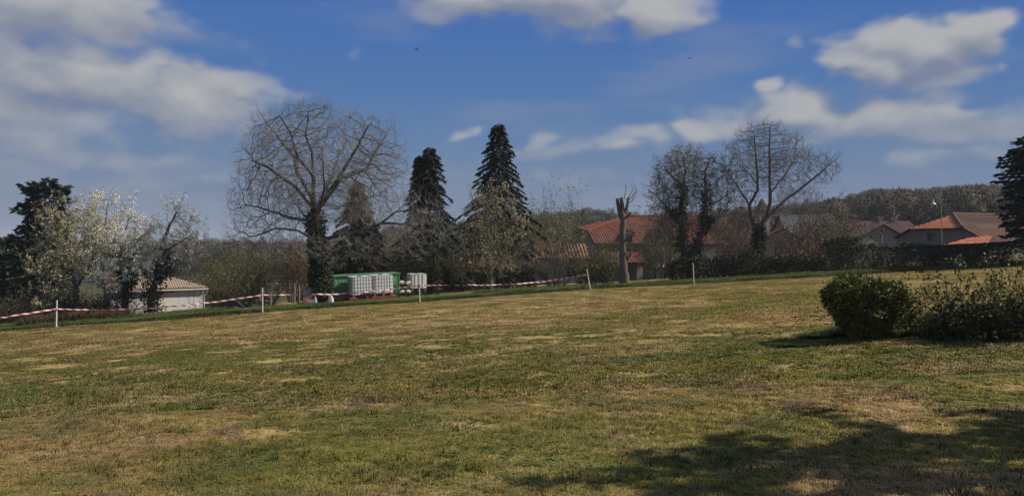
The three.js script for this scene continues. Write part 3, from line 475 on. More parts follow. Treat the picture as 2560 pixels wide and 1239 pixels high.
conifer({ name: 'yew_tree', label: 'huge black-green yew filling the right edge of the picture', seed: 27, px: 2700, D: 50, h: 10.2, R: 4.2, n: 420, prof: (t) => t < 0.45 ? 0.95 : 0.95 * (1 - ((t - 0.45) / 0.55) ** 2.2) + 0.04, dens: 56, even: true, spray: 0.36, thin: 0.4, cols: [[0.018, 0.028, 0.016], [0.024, 0.034, 0.018]], droop: 0.2, rise: 0.3, hang: 0.3, from: 0.01 });
// the tree out of the frame on the right whose shade lies on the near grass
conifer({ name: 'laurel_tree', label: 'taller evergreen tree just outside the right of the frame, shading the near grass', seed: 33, px: 3980, D: 6.2, h: 5.9, R: 1.45, n: 80, prof: (t) => t < 0.25 ? 0.15 : Math.sin(Math.PI * clamp((t - 0.2) / 0.8)) ** 0.6 * 0.95 + 0.06, dens: 17, spray: 0.3, thin: 0.5, cols: [[0.03, 0.05, 0.02], [0.045, 0.065, 0.022]], droop: 0.2, rise: 0.35, hang: 0.1, lump: true, from: 0.22 });

conifer({ name: 'laurel_tree', label: 'lower evergreen tree outside the right of the frame, farther from the camera', seed: 34, px: 4080, D: 6.9, h: 4.2, R: 1.25, n: 70, prof: (t) => t < 0.2 ? 0.2 : Math.sin(Math.PI * clamp((t - 0.12) / 0.88)) ** 0.6 * 0.95 + 0.06, dens: 17, spray: 0.3, thin: 0.5, cols: [[0.03, 0.05, 0.02], [0.045, 0.065, 0.022]], droop: 0.2, rise: 0.35, hang: 0.1, lump: true, from: 0.16 });

// the cut-back trunk before the house
{
  const r = rngOf(90), base = onGround(1560, 50), root = thing('pollarded_trunk', 'thick pollarded trunk with sawn-off stubs standing before the house', 'tree', base), g = new GB(), k = 50 / F * 0.88;
  const L = (px, py, dz = 0) => { const q = at(px, py, 50 - dz).sub(base); return [q.x, q.y, q.z]; }, col = [0.15, 0.12, 0.098];
  { const P = [], R = []; for (let i = 0; i <= 24; i++) { const t = i / 24, q = L(lerp(1562, 1556, t) + (noise2(t * 7, 4) - 0.5) * 5, lerp(700, 528, t)); if (!i) q[1] = -0.2; P.push(q); R.push(k * (lerp(11, 8.4, t) + 4 * (1 - t) ** 6 + (noise2(t * 14, 9) - 0.5) * 4.2 + (t > 0.9 ? 2 : 0))); } g.tube(P, R, 14, col); }
  for (const [pts, w] of [[[[1552, 540], [1547, 522], [1543, 496]], [7, 5.5, 4.2]], [[[1557, 535], [1555, 512], [1553, 494]], [7, 6, 5]], [[[1561, 535], [1568, 515], [1571, 494]], [6, 4.2, 3]], [[[1560, 548], [1574, 536], [1578, 531]], [4, 3.2, 2.6]], [[[1562, 600], [1578, 590], [1583, 583]], [4.5, 3.5, 3]], [[[1562, 655], [1575, 640], [1579, 618]], [4, 3, 2]]]) {
    const p3 = pts.map(([a, b], i) => L(a, b, i * 0.08)), st = new GB(); st.tube(p3, w.map((v) => v * k), 7, vary(r, col, 0.15)); const e = p3[2]; st.poly(Array.from({ length: 7 }, (_, i) => [e[0] + Math.cos(i * 0.9) * w[2] * k, e[1] + 0.004, e[2] - Math.sin(i * 0.9) * w[2] * k]), [0.4, 0.3, 0.2]); part('stub', st, M.bark, root);
  }
  for (const [a, b, dx, dy] of [[1566, 500, 0.5, 0.9], [1572, 500, 0.9, 0.5], [1570, 508, 1, 0.3], [1560, 497, 0.1, 1], [1576, 588, 0.5, 0.9], [1570, 615, 0.7, 1], [1575, 640, 0.3, 1]]) { const tw = new GB(); twig(tw, r, L(a, b), unit(dx, dy, 0.2), 1.0, 0.026, 1, { up: 0.2, col: DARKB, kids: 1, prob: 0.5, crook: 0.3, rmin: 0.008 }); part('shoot', tw, M.bark, root); }
  part('trunk', g, M.bark, root);
}

// ───────────────────────── shrubs and undergrowth ─────────────────────────
const leafy = (cols, prob = 0.7, n = 2, len = 0.14, wid = 0.075, scatter = 0.1) => ({ name: 'leaves', prob, n, len, wid, scatter, cols });
const OLIVE = [[0.14, 0.15, 0.036], [0.18, 0.175, 0.045], [0.1, 0.12, 0.03]], LIME = [[0.2, 0.21, 0.055], [0.16, 0.18, 0.048], [0.24, 0.225, 0.075]], DULL = [[0.095, 0.09, 0.04], [0.115, 0.1, 0.052], [0.075, 0.082, 0.036]], RUST = [[0.15, 0.085, 0.055], [0.12, 0.08, 0.05], [0.17, 0.11, 0.07]], EVER = [[0.03, 0.045, 0.018], [0.042, 0.056, 0.02], [0.055, 0.062, 0.026]];
const SH = [
  ['olive-green willow shrub behind the black tarpaulin heap', 585, 52, 3.3, 1.7, OLIVE, 26, 81, 0.9], ['yellowish shrub between the shed and the olive-green willow shrub', 540, 55, 2.6, 1.2, LIME, 16, 82, 0.7], ['olive shrub left of the walnut, under its low branches', 660, 53, 3.1, 1.3, OLIVE, 18, 83, 0.7],
  ['rust-brown budding shrub directly left of the walnut trunk', 738, 50, 3.0, 1.2, RUST, 16, 84, 0.6], ['brown twiggy shrub right of the walnut trunk, behind the green cabin', 865, 51, 2.6, 1.2, DULL, 14, 85, 0.5], ['rust-brown shrub below the split-topped cypress', 985, 53, 3.0, 1.2, RUST, 16, 86, 0.6],
  ['dull brown shrub between the split-topped cypress and the orange roof', 1120, 55, 2.4, 1.1, DULL, 14, 87, 0.6], ['pale green spring willow behind the fan-shaped shrub', 1368, 78, 6.6, 2.4, LIME, 26, 88, 0.75], ['dull shrub left of the red-roofed house wall', 1480, 60, 2.1, 1.1, OLIVE, 16, 89, 0.7],
  ['brownish fruit bush before the house annex', 1648, 62, 3.3, 1.5, DULL, 20, 91, 0.5], ['twiggy brown tree screening the roof between ivy tree and bare tree', 1828, 66, 5.0, 1.9, RUST, 22, 191, 0.4], ['twiggy olive bush before the farmhouse porch', 1520, 64, 2.4, 1.0, DULL, 14, 192, 0.5], ['twiggy dull tree left of the ivy tree before the roof', 1668, 68, 4.4, 1.4, DULL, 16, 193, 0.4], ['brown-green bushy tree behind the hedge right of the bare tree', 2045, 76, 5.3, 2.6, DULL, 26, 92, 0.7], ['olive bushy tree behind the hedge beside the grey house', 2105, 82, 4.3, 1.9, DULL, 20, 93, 0.7],
  ['low brown bush behind the hedge, under the bare tree limb', 1975, 66, 3.4, 1.6, RUST, 18, 94, 0.5], ['bushy dark tree right behind the grey house', 1345, 92, 6.5, 2.4, DULL, 22, 95, 0.7], ['dull brown tree behind the outbuilding roof', 1430, 120, 8.2, 3.2, DULL, 24, 96, 0.6],
];
SH[16][0] = 'dull green tree between the tallest cypress and the pale willow';
for (const [label, px, D, h, w, cols, stems, seed, prob] of SH) shrub({ name: 'shrub', label, px, D, h, stems, foot: w * 0.45, open: w / h * 1.25, seed, r: 0.02 + h * 0.004, bark: cols === RUST ? [0.14, 0.095, 0.07] : [0.13, 0.115, 0.08], depth: 2, kids: 2, ratio: 0.5, fork: 0.85, rmin: 0.008, foliage: [leafy(cols, prob, 4, 0.085 * (D > 65 ? 1.5 : 1), 0.045 * (D > 65 ? 1.5 : 1), 0.12)] });
shrub({ name: 'shrub', label: 'fan-shaped leafless shrub by the post where the tape ends', px: 1392, D: 55, h: 3.0, stems: 26, foot: 0.5, open: 0.85, seed: 99, r: 0.026, bark: [0.19, 0.165, 0.12], kids: 2, ratio: 0.45, fork: 0.6, up: 0.02, rmin: 0.008, foliage: [leafy(DULL, 0.2, 1)] });
// dark thicket under the blossom trees
const TH = [[35, 43, 1.6, 1.9], [95, 44, 1.8, 1.6], [150, 43, 1.4, 1.5], [205, 43.5, 1.5, 1.4], [250, 44, 1.1, 0.9], [-70, 42, 1.8, 1.8]];
const THN = ['at the very left edge', 'second from the left edge', 'behind the leftmost visible post', 'just right of the leftmost visible post', 'against the left end of the shed', 'beyond the left edge of the frame'];
TH.forEach(([px, D, h, w], i) => shrub({ name: 'bramble_thicket', label: 'dark tangled bramble thicket under the blossom, ' + THN[i], category: 'thicket', px, D, h, stems: 26, foot: w * 0.6, open: 0.7, seed: 120 + i, r: 0.014, bark: [0.1, 0.08, 0.06], kids: 2, ratio: 0.55, fork: 1, up: 0.02, rmin: 0.006, group: 'bramble thicket under the blossom', foliage: [leafy([[0.04, 0.05, 0.02], [0.05, 0.045, 0.025], [0.07, 0.075, 0.03]], 0.75, 3, 0.08, 0.05, 0.12)] }));
const hedge = (label, pxA, pxB, D, h, dep, cols, n, seed, o = {}) => {
  const a = onGround(pxA, D), b = onGround(pxB, o.D2 ?? D), len = Math.hypot(b.x - a.x, b.z - a.z), turn = Math.atan2(-(b.z - a.z), b.x - a.x), stemsAt = []; for (let s = 0.3; s < len; s += 0.7) stemsAt.push([s, 0]);
  const slope = (b.y - a.y) / len;
  return leafMass({ name: o.name ?? 'hedge', label, category: o.category ?? 'hedge', pos: a, turn, seed, h, n, len: o.len ?? 0.12, wid: o.wid ?? 0.08, cols, stemsAt: o.bare ? [] : stemsAt, group: o.group,
    shape: (r) => {
      const x = r() * len, lump = o.clip ? 1 : 0.68 + 0.55 * fbm2(x * 0.9 + seed, seed * 3.1, 3), t = r(), H = h * lump, W = dep * (o.clip ? 1 : 0.7 + 0.6 * noise2(x * 0.8, seed)); let y, z, out;
      if (t < 0.4) { y = r() * H; z = W / 2; out = [0, 0.3, 1]; } else if (t < 0.68) { y = H; z = (r() - 0.5) * W; out = [0, 1, 0]; } else if (t < 0.82) { y = r() * H; z = -W / 2; out = [0, 0.3, -1]; } else { y = r() * H; z = (r() - 0.5) * W; out = [0, 0.7, 0.5]; }
      const j = o.clip ? 0.03 : 0.16; const q = rdir(r); return [[x + q[0] * j, Math.max(0.02, y + q[1] * j) + slope * x, z + q[2] * j], out];
    } });
};
hedge('dark evergreen thicket below the split-topped cypress, behind the small tank', 985, 1105, 51, 2.3, 1.6, EVER, 5200, 201, { category: 'thicket', name: 'evergreen_thicket' });
hedge('dark evergreen thicket under the pear tree, left of the fan-shaped shrub', 1110, 1340, 56, 1.7, 1.8, EVER, 8000, 202, { category: 'thicket', name: 'evergreen_thicket' });
hedge('dark hedge between the ivy tree and the bare tree', 1742, 1886, 51, 1.45, 1.3, EVER, 6500, 203);
hedge('hedge with rusty top growth just right of the bare tree trunk', 1904, 2062, 51.5, 1.2, 1.2, EVER, 5600, 204);
hedge('tall dark lump of hedge right of the rusty-topped hedge', 2050, 2140, 52.5, 2.0, 1.4, EVER, 5000, 205);
hedge('loose dull hedge between the tall dark lump and the clipped hedge', 2142, 2312, 53, 1.55, 1.3, [[0.05, 0.055, 0.026], [0.07, 0.065, 0.035], [0.04, 0.05, 0.02]], 6200, 206);
hedge('straight clipped black-green hedge in front of the big barn', 2312, 2520, 52, 1.42, 1.1, [[0.02, 0.03, 0.014], [0.026, 0.036, 0.016]], 15000, 207, { clip: true, len: 0.09, wid: 0.07 });
hedge('dark bush standing at the foot of the ivy tree', 1672, 1742, 53, 1.25, 1.2, EVER, 3600, 208);
hedge('low green bush at the foot of the cut-back trunk, left side', 1440, 1530, 53, 1.15, 1.3, [[0.06, 0.065, 0.024], [0.08, 0.082, 0.03]], 2600, 209);
shrub({ name: 'shrub', label: 'rusty leafless twigs sprouting from the hedge right of the bare tree', px: 1975, D: 51.8, h: 1.75, stems: 60, foot: 1.9, open: 0.5, seed: 211, r: 0.012, bark: [0.17, 0.1, 0.07], kids: 1, ratio: 0.5, up: 0.1, rmin: 0.006, foliage: [leafy(RUST, 0.35, 1, 0.09, 0.05)] });

// ───────────────────────── buildings ─────────────────────────
const RED = [[0.17, 0.058, 0.04], [0.2, 0.07, 0.047], [0.14, 0.054, 0.04], [0.17, 0.088, 0.066]], OLDT = [[0.18, 0.1, 0.072], [0.22, 0.12, 0.082], [0.15, 0.095, 0.075], [0.25, 0.155, 0.11]], ORANGE = [[0.42, 0.15, 0.075], [0.36, 0.13, 0.07], [0.46, 0.18, 0.1]];
const STONE = [0.33, 0.28, 0.21], DARKSTONE = [0.2, 0.18, 0.15];
const stoneMap = texOf(256, 256, (i, j) => { const a = fbm2(i / 14, j / 9, 4), b = h2(i, j); const t = 0.62 + 0.5 * a + 0.12 * b; return [t, t * 0.98, t * 0.94]; }); stoneMap.repeat.set(0.35, 0.35);
const wallMat = new THREE.MeshStandardMaterial({ vertexColors: true, roughness: 0.95, map: stoneMap, side: THREE.DoubleSide });
function wallPart(name, polys, col, parent, thick) {            // flat polygons with uv in metres
  if (polys.length > 1) return polys.map((p) => wallPart(name, [p], col, parent))[0]; const gb = new GB(); gb.poly(polys[0], col); const g = gb.geo(), P = g.attributes.position, N = g.attributes.normal, uv = [];
  for (let k = 0; k < P.count; k++) uv.push(Math.abs(N.getX(k)) > 0.7 ? P.getZ(k) : P.getX(k), P.getY(k)); g.setAttribute('uv', new THREE.Float32BufferAttribute(uv, 2)); return part(name, g, wallMat, parent);
}
const solid = (name, args, col, parent, mat = M.matt) => { const g = new GB(); for (const a of args) g.box(...a, col); return part(name, g, mat, parent); };
function opening(parent, name, x, y, z, w, h, col, frameCol) {  // a leaf or pane set in a frame, facing +z
  const o = solid(name, [[x, y, z, w, h, 0.05]], col, parent, M.paint); const f = new GB(), t = 0.08;
  for (const [a, b, c, d] of [[x - w / 2 - t / 2, y, t, h + 2 * t], [x + w / 2 + t / 2, y, t, h + 2 * t], [x, y + h / 2 + t / 2, w, t], [x, y - h / 2 - t / 2, w, t]]) f.box(a, b, z + 0.02, c, d, 0.1, frameCol);
  part('frame', f, M.paint, o); return o;
}
{ // the long red-roofed house
  const r = rngOf(300), base = onGround(1491, 90), o = thing('house', 'long farmhouse with red tiled half-hipped roof and lean-to porch', 'house', base, 8 * Math.PI / 180), hE = 4.7, hR = 7.75, zr = -6.5, hA = 5.9, zA = -2.56, hG = 5.2, zG = -11, zA2 = -8.8, W = 14;
  const hA2 = lerp(hR, hG, (zA2 - zr) / (zG - zr)), rf = new GB();
  const A = [0 - 0.35, hA, zA], A2 = [-0.35, hA2, zA2], B = [5.7, hR, zr], C = [W + 0.4, hR, zr], E = [-0.35, hE - 0.2, 0.5], E2 = [W + 0.4, hE - 0.2, 0.5], G = [-0.35, hG - 0.15, zG - 0.4], G2 = [W + 0.4, hG - 0.15, zG - 0.4];
  const yOn = (z) => lerp(hR, hE - 0.2, (z - zr) / (0.5 - zr)); A[1] = yOn(zA);
  tiles(rf, [E, E2, C, B, A], 0.3, 0.05, RED, r); tiles(rf, [G2, G, A2, B, C], 0.3, 0.05, RED, r); tiles(rf, [A, B, A2], 0.3, 0.05, RED, r);
  const roof = part('roof', rf, M.matt, o), rc = new GB(); rc.tube([B, [11, hR + 0.02, zr], C].map((p) => [p[0], p[1] + 0.08, p[2]]), [0.13, 0.13, 0.13], 8, RED[1]); rc.tube([A, B].map((p) => [p[0], p[1] + 0.08, p[2]]), [0.12, 0.12], 8, RED[1]); part('ridge_tiles', rc, M.matt, roof);
  solid('fascia', [[W / 2, hE - 0.3, 0.5, W + 0.7, 0.16, 0.06]], [0.12, 0.08, 0.06], roof);
  wallPart('front_wall', [[[0, -0.6, 0], [W, -0.6, 0], [W, hE - 0.1, 0], [0, hE - 0.1, 0]]], STONE, o);
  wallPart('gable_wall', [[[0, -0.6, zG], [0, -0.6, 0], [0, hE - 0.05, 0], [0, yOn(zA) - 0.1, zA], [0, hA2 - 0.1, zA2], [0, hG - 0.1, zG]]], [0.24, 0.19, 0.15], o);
  wallPart('back_wall', [[[W, -0.6, zG], [0, -0.6, zG], [0, hG - 0.1, zG], [W, hG - 0.1, zG]]], STONE, o); wallPart('far_gable_wall', [[[W, -0.6, 0], [W, -0.6, zG], [W, hG - 0.1, zG], [W, hR - 0.15, zr], [W, hE - 0.1, 0]]], STONE, o);
  const lt = new GB(); tiles(lt, [[0.1, 2.45, 2.7], [5.2, 2.45, 2.7], [5.0, 3.82, 0.02], [0.1, 3.82, 0.02]], 0.3, 0.05, RED, r); const por = part('porch_roof', lt, M.matt, o); solid('porch_beam', [[2.6, 2.28, 2.55, 5, 0.16, 0.14]], [0.1, 0.07, 0.05], por);
  for (const x of [0.4, 2.3, 5.0]) solid('porch_post', [[x, 0.75, 2.5, 0.16, 2.9, 0.16]], [0.16, 0.11, 0.08], o);
  wallPart('porch_side_wall', [[[4.0, -0.5, 2.3], [4.7, -0.5, 2.3], [4.7, 2.3, 2.3], [4.0, 2.3, 2.3]]], [0.45, 0.38, 0.28], o);
  opening(o, 'door', 3.1, 1.0, 0.06, 1.0, 2.1, [0.13, 0.065, 0.045], [0.2, 0.16, 0.12]); opening(o, 'window', 1.4, 1.4, 0.06, 1.1, 1.1, [0.03, 0.035, 0.04], [0.25, 0.2, 0.15]);
  for (const x of [3.75, 7.0]) { // wall dormers
    const d = new GB(); d.box(x, 4.85, -0.35, 1.0, 1.7, 1.1, [0.36, 0.31, 0.24]); const dm = part('dormer', d, M.matt, o); const dr = new GB(); dr.poly([[x - 0.75, 5.6, 0.4], [x, 6.15, 0.4], [x, 6.15, -2.2], [x - 0.75, 5.6, -1.4]], RED[0]); dr.poly([[x, 6.15, 0.4], [x + 0.75, 5.6, 0.4], [x + 0.75, 5.6, -1.4], [x, 6.15, -2.2]], RED[1]); dr.poly([[x - 0.6, 5.62, 0.3], [x + 0.6, 5.62, 0.3], [x, 6.08, 0.3]], [0.4, 0.36, 0.3]); part('dormer_roof', dr, M.matt, dm);
    opening(o, 'dormer_window', x, 4.85, 0.24, 0.6, 1.1, [0.035, 0.03, 0.028], [0.3, 0.25, 0.2]);
  }
  wallPart('annex_wall', [[[6.0, -0.5, 1.5], [9.0, -0.5, 1.5], [9.0, 4.1, 1.5], [6.0, 4.1, 1.5]], [[6.0, -0.5, 0.05], [6.0, -0.5, 1.5], [6.0, 4.1, 1.5], [6.0, 4.1, 0.05]], [[9, -0.5, 1.5], [9, -0.5, 0.05], [9, 4.1, 0.05], [9, 4.1, 1.5]]], [0.46, 0.4, 0.3], o);
  opening(o, 'door', 6.85, 3.0, 1.56, 0.85, 1.65, [0.14, 0.06, 0.045], [0.6, 0.58, 0.52]);
  solid('terrace_slab', [[7.3, 2.02, 2.6, 2.9, 0.14, 2.0]], [0.62, 0.6, 0.56], o); for (const x of [6.0, 8.6]) solid('terrace_post', [[x, 0.7, 3.4, 0.14, 2.55, 0.14]], [0.3, 0.27, 0.23], o);
  solid('garage_door', [[7.3, 0.7, 1.56, 2.2, 2.3, 0.06]], [0.03, 0.028, 0.026], o);
  solid('chimney', [[11.4, 7.9, -5.6, 0.6, 1.4, 0.6]], [0.3, 0.22, 0.17], o);
}
function cottage(o) { // gabled house: w along the front, d deep, walls to hE, ridge hR running along x or z
  const r = rngOf(o.seed), base = onGround(o.px, o.D), g = thing('house', o.label, o.category ?? 'house', base, (o.rot ?? 0) * Math.PI / 180, o.group), { w, d, hE, hR } = o, rf = new GB(), x0 = -w / 2, x1 = w / 2, e = 0.35, yb = -1.5;
  if (o.alongZ) { // gable faces us
    const k = (hR - hE) / (w / 2), yo = hE - k * e;
    tiles(rf, [[x1 + e, yo, e], [x1 + e, yo, -d - e], [0, hR, -d - e], [0, hR, e]], o.pitch ?? 0.32, 0.045, o.tiles, r); tiles(rf, [[x0 - e, yo, -d - e], [x0 - e, yo, e], [0, hR, e], [0, hR, -d - e]], o.pitch ?? 0.32, 0.045, o.tiles, r);
    wallPart('front_gable_wall', [[[x0, yb, 0], [x1, yb, 0], [x1, hE - 0.08, 0], [0, hR - 0.08, 0], [x0, hE - 0.08, 0]]], o.wall, g); wallPart('side_wall', [[[x1, yb, 0], [x1, yb, -d], [x1, hE - 0.08, -d], [x1, hE - 0.08, 0]], [[x0, yb, -d], [x0, yb, 0], [x0, hE - 0.08, 0], [x0, hE - 0.08, -d]]], o.wall, g);
  } else {
    const k = (hR - hE) / (d / 2), yo = hE - k * e;
    tiles(rf, [[x0 - e, yo, e], [x1 + e, yo, e], [x1 + e, hR, -d / 2], [x0 - e, hR, -d / 2]], o.pitch ?? 0.32, 0.045, o.tiles, r); tiles(rf, [[x1 + e, yo, -d - e], [x0 - e, yo, -d - e], [x0 - e, hR, -d / 2], [x1 + e, hR, -d / 2]], o.pitch ?? 0.32, 0.045, o.tiles, r);
    wallPart('front_wall', [[[x0, yb, 0], [x1, yb, 0], [x1, hE - 0.08, 0], [x0, hE - 0.08, 0]]], o.wall, g); wallPart('gable_wall', [[[x1, yb, 0], [x1, yb, -d], [x1, hE - 0.08, -d], [x1, hR - 0.08, -d / 2], [x1, hE - 0.08, 0]], [[x0, yb, -d], [x0, yb, 0], [x0, hE - 0.08, 0], [x0, hR - 0.08, -d / 2], [x0, hE - 0.08, -d]]], o.wall, g);
  }
  part('roof', rf, M.matt, g);
  for (const [x, y, ww, hh] of o.windows ?? []) opening(g, 'window', x, y, 0.06, ww, hh, [0.025, 0.025, 0.028], [0.16, 0.14, 0.12]);
  for (const [x, y, z, ww, hh] of o.chimneys ?? []) { const c = solid('chimney', [[x, y, z, ww, hh, ww]], [0.3, 0.25, 0.21], g); solid('chimney_cap', [[x, y + hh / 2 + 0.06, z, ww + 0.16, 0.12, ww + 0.16]], [0.36, 0.3, 0.25], c); }
  return g;
}
cottage({ label: 'low outbuilding with faded tile roof left of the farmhouse', px: 1398, D: 76, w: 5.2, d: 4.4, hE: 2.9, hR: 4.1, rot: 6, tiles: OLDT, wall: [0.42, 0.34, 0.26], seed: 310, windows: [[1.2, 1.4, 0.8, 0.9]] });
cottage({ label: 'small building with bright orange roof glimpsed between cypresses', px: 1150, D: 66, w: 3.2, d: 3.0, hE: 1.55, hR: 2.5, rot: 20, tiles: ORANGE, wall: STONE, seed: 311 });
cottage({ label: 'brown-roofed house behind the bare tree trunk with tall pale chimney', px: 1862, D: 108, w: 8, d: 8, hE: 3.4, hR: 5.9, rot: 6, tiles: [[0.12, 0.07, 0.055], [0.15, 0.085, 0.065], [0.1, 0.068, 0.056]], wall: STONE, seed: 312, chimneys: [[-2.3, 7.0, -3.2, 0.6, 2.2]], windows: [[1.5, 1.8, 1, 1.2]] });
cottage({ label: 'cottage with pale gable verge just right of the bare tree trunk', px: 1958, D: 96, w: 6.4, d: 8, hE: 2.7, hR: 4.6, rot: -14, tiles: OLDT, wall: [0.3, 0.26, 0.21], seed: 313, alongZ: true, windows: [[0.6, 1.6, 0.8, 1]] });
cottage({ label: 'slate-grey roofed house half hidden behind bushy brown trees', px: 2040, D: 125, w: 8, d: 9, hE: 4, hR: 7.2, rot: 0, tiles: [[0.1, 0.1, 0.11], [0.13, 0.125, 0.13]], wall: [0.2, 0.18, 0.17], seed: 314 });
cottage({ label: 'grey gabled house with one dark attic window', px: 2205, D: 98, w: 7.6, d: 10, hE: 2.55, hR: 4.3, rot: 14, tiles: [[0.14, 0.085, 0.07], [0.17, 0.1, 0.08]], wall: [0.27, 0.245, 0.22], seed: 315, alongZ: true, windows: [[-0.1, 3.2, 0.5, 0.8]] });
cottage({ label: 'dark-roofed house with two chimneys behind the grey gabled house', px: 2205, D: 118, w: 13, d: 7, hE: 3.0, hR: 5.4, rot: 8, tiles: [[0.13, 0.08, 0.068], [0.16, 0.1, 0.085]], wall: DARKSTONE, seed: 316, chimneys: [[1.8, 5.5, -3.2, 0.5, 0.9], [4.2, 5.45, -3.2, 0.5, 0.9]] });
{ // pigeon tower
  const r = rngOf(320), base = onGround(1905, 112), o = thing('pigeon_tower', 'square tower with flared pointed roof behind the bare tree', 'tower', base, 0.3), h = at(1905, 528, 112).y - base.y, top = at(1905, 496, 112).y - base.y, w = 0.78, e = 0.98;
  const rf = new GB(), mid = lerp(h, top, 0.28), m = 0.56; const ring = (q, y) => [[-q, y, q], [q, y, q], [q, y, -q], [-q, y, -q]], a = ring(e, h), b = ring(m, mid);
  for (let k = 0; k < 4; k++) { const n = (k + 1) % 4; tiles(rf, [a[k], a[n], b[n], b[k]], 0.3, 0.03, [[0.11, 0.075, 0.065], [0.13, 0.09, 0.078]], r); tiles(rf, [b[k], b[n], [0, top, 0]], 0.3, 0.03, [[0.11, 0.075, 0.065], [0.13, 0.09, 0.078]], r); }
  part('roof', rf, M.matt, o); const q = ring(w, h), s = ring(w, -1); wallPart('wall', [0, 1, 2, 3].map((k) => [s[k], s[(k + 1) % 4], q[(k + 1) % 4], q[k]]), [0.34, 0.3, 0.25], o); opening(o, 'window', 0.1, h - 0.9, w + 0.04, 0.4, 0.7, [0.03, 0.03, 0.03], [0.2, 0.17, 0.14]);
}
{ // the big barn at the right
  const r = rngOf(330), th = -62 * Math.PI / 180, P0 = at(2384, HZ, 78), base = V(P0.x, groundY(P0.x, P0.z), P0.z), o = thing('barn', 'big dark stone barn with orange half-hip and worn red roof slope', 'barn', base, th);
  const zN = V(Math.sin(th), 0, Math.cos(th)), xN = V(Math.cos(th), 0, -Math.sin(th));
  const on = (px, py, back = 0) => { const dir = at(px, py, 1).sub(V(0, EYE, 0)), org = V(0, EYE, 0), pl = base.clone().addScaledVector(zN, -back), t = pl.sub(org).dot(zN) / dir.dot(zN), q = org.addScaledVector(dir, t).sub(base); return [q.dot(xN), q.y, -back]; };
  const TL = on(2280, 572), TR = on(2412, 570), EL = on(2238, 594), ER = on(2480, 606), RA = on(2384.5, 534, 2.4), L = 17;
  TL[1] = TR[1]; const slR = (TR[1] - ER[1]) / (ER[0] - TR[0]); RA[1] = TR[1] + (TR[0] - RA[0]) * slR; RA[1] = Math.min(RA[1], on(2384.5, 534, 2.4)[1] + 0.5);
  const rf = new GB(), back = (p, d = L) => [p[0], p[1], -d], RB = back(RA), yR = (x) => RA[1] - (x - RA[0]) * slR, TR2 = [TR[0], yR(TR[0]), 0.3], ER2 = [ER[0], yR(ER[0]), 0.3], slL = (RA[1] - TL[1]) / (RA[0] - TL[0]), EL2 = [EL[0], TL[1] - (TL[0] - EL[0]) * slL, 0.3], TL2 = [TL[0], TL[1], 0.3];
  tiles(rf, [TR2, ER2, back(ER2), RB, RA], 0.34, 0.05, OLDT, r); tiles(rf, [EL2, TL2, RA, RB, back(EL2)], 0.34, 0.05, OLDT, r); const roof = part('roof', rf, M.matt, o);
  const hp = new GB(); tiles(hp, [[TL[0], TL[1] - 0.02, 0.35], [TR[0], TR2[1] - 0.02, 0.35], RA], 0.34, 0.05, ORANGE, r); const hip = part('half_hip', hp, M.matt, o); hip.userData.label = 'bright orange tiled half-hip';
  const rt = new GB(); rt.tube([TR2, RA, RB].map((p) => [p[0], p[1] + 0.1, p[2]]), [0.14, 0.14, 0.14], 7, [0.14, 0.09, 0.07]); part('ridge_tiles', rt, M.matt, roof);
  wallPart('gable_wall', [[[EL2[0] + 0.2, -1, 0], [ER2[0] - 0.2, -1, 0], [ER2[0] - 0.2, ER2[1] - 0.12, 0], [TR[0], TR2[1] - 0.12, 0], [TL[0], TL[1] - 0.12, 0], [EL2[0] + 0.2, EL2[1] - 0.12, 0]]], DARKSTONE, o);
  wallPart('side_wall', [[[ER2[0] - 0.2, -1, 0], [ER2[0] - 0.2, -1, -L], [ER2[0] - 0.2, ER2[1] - 0.12, -L], [ER2[0] - 0.2, ER2[1] - 0.12, 0]], [[EL2[0] + 0.2, -1, -L], [EL2[0] + 0.2, -1, 0], [EL2[0] + 0.2, EL2[1] - 0.12, 0], [EL2[0] + 0.2, EL2[1] - 0.12, -L]]], DARKSTONE, o);
  const wn = on(2327, 592); opening(o, 'window', wn[0], wn[1], 0.06, 0.5, 0.75, [0.02, 0.02, 0.02], [0.12, 0.1, 0.09]);
  const q = [ER2[0] - 0.1, 0, 0]; const lean = new GB(); tiles(lean, [[q[0] - 2.6, 1.35, 3.2], [q[0] + 1.6, 1.35, 3.2], [q[0] + 0.3, 2.2, 0.1], [q[0] - 1.4, 2.2, 0.1]], 0.3, 0.05, ORANGE, r); part('lean_to_roof', lean, M.matt, o); wallPart('lean_to_wall', [[[q[0] - 2.4, -1, 2.9], [q[0] + 1.4, -1, 2.9], [q[0] + 1.4, 1.3, 2.9], [q[0] - 2.4, 1.3, 2.9]]], DARKSTONE, o);
}
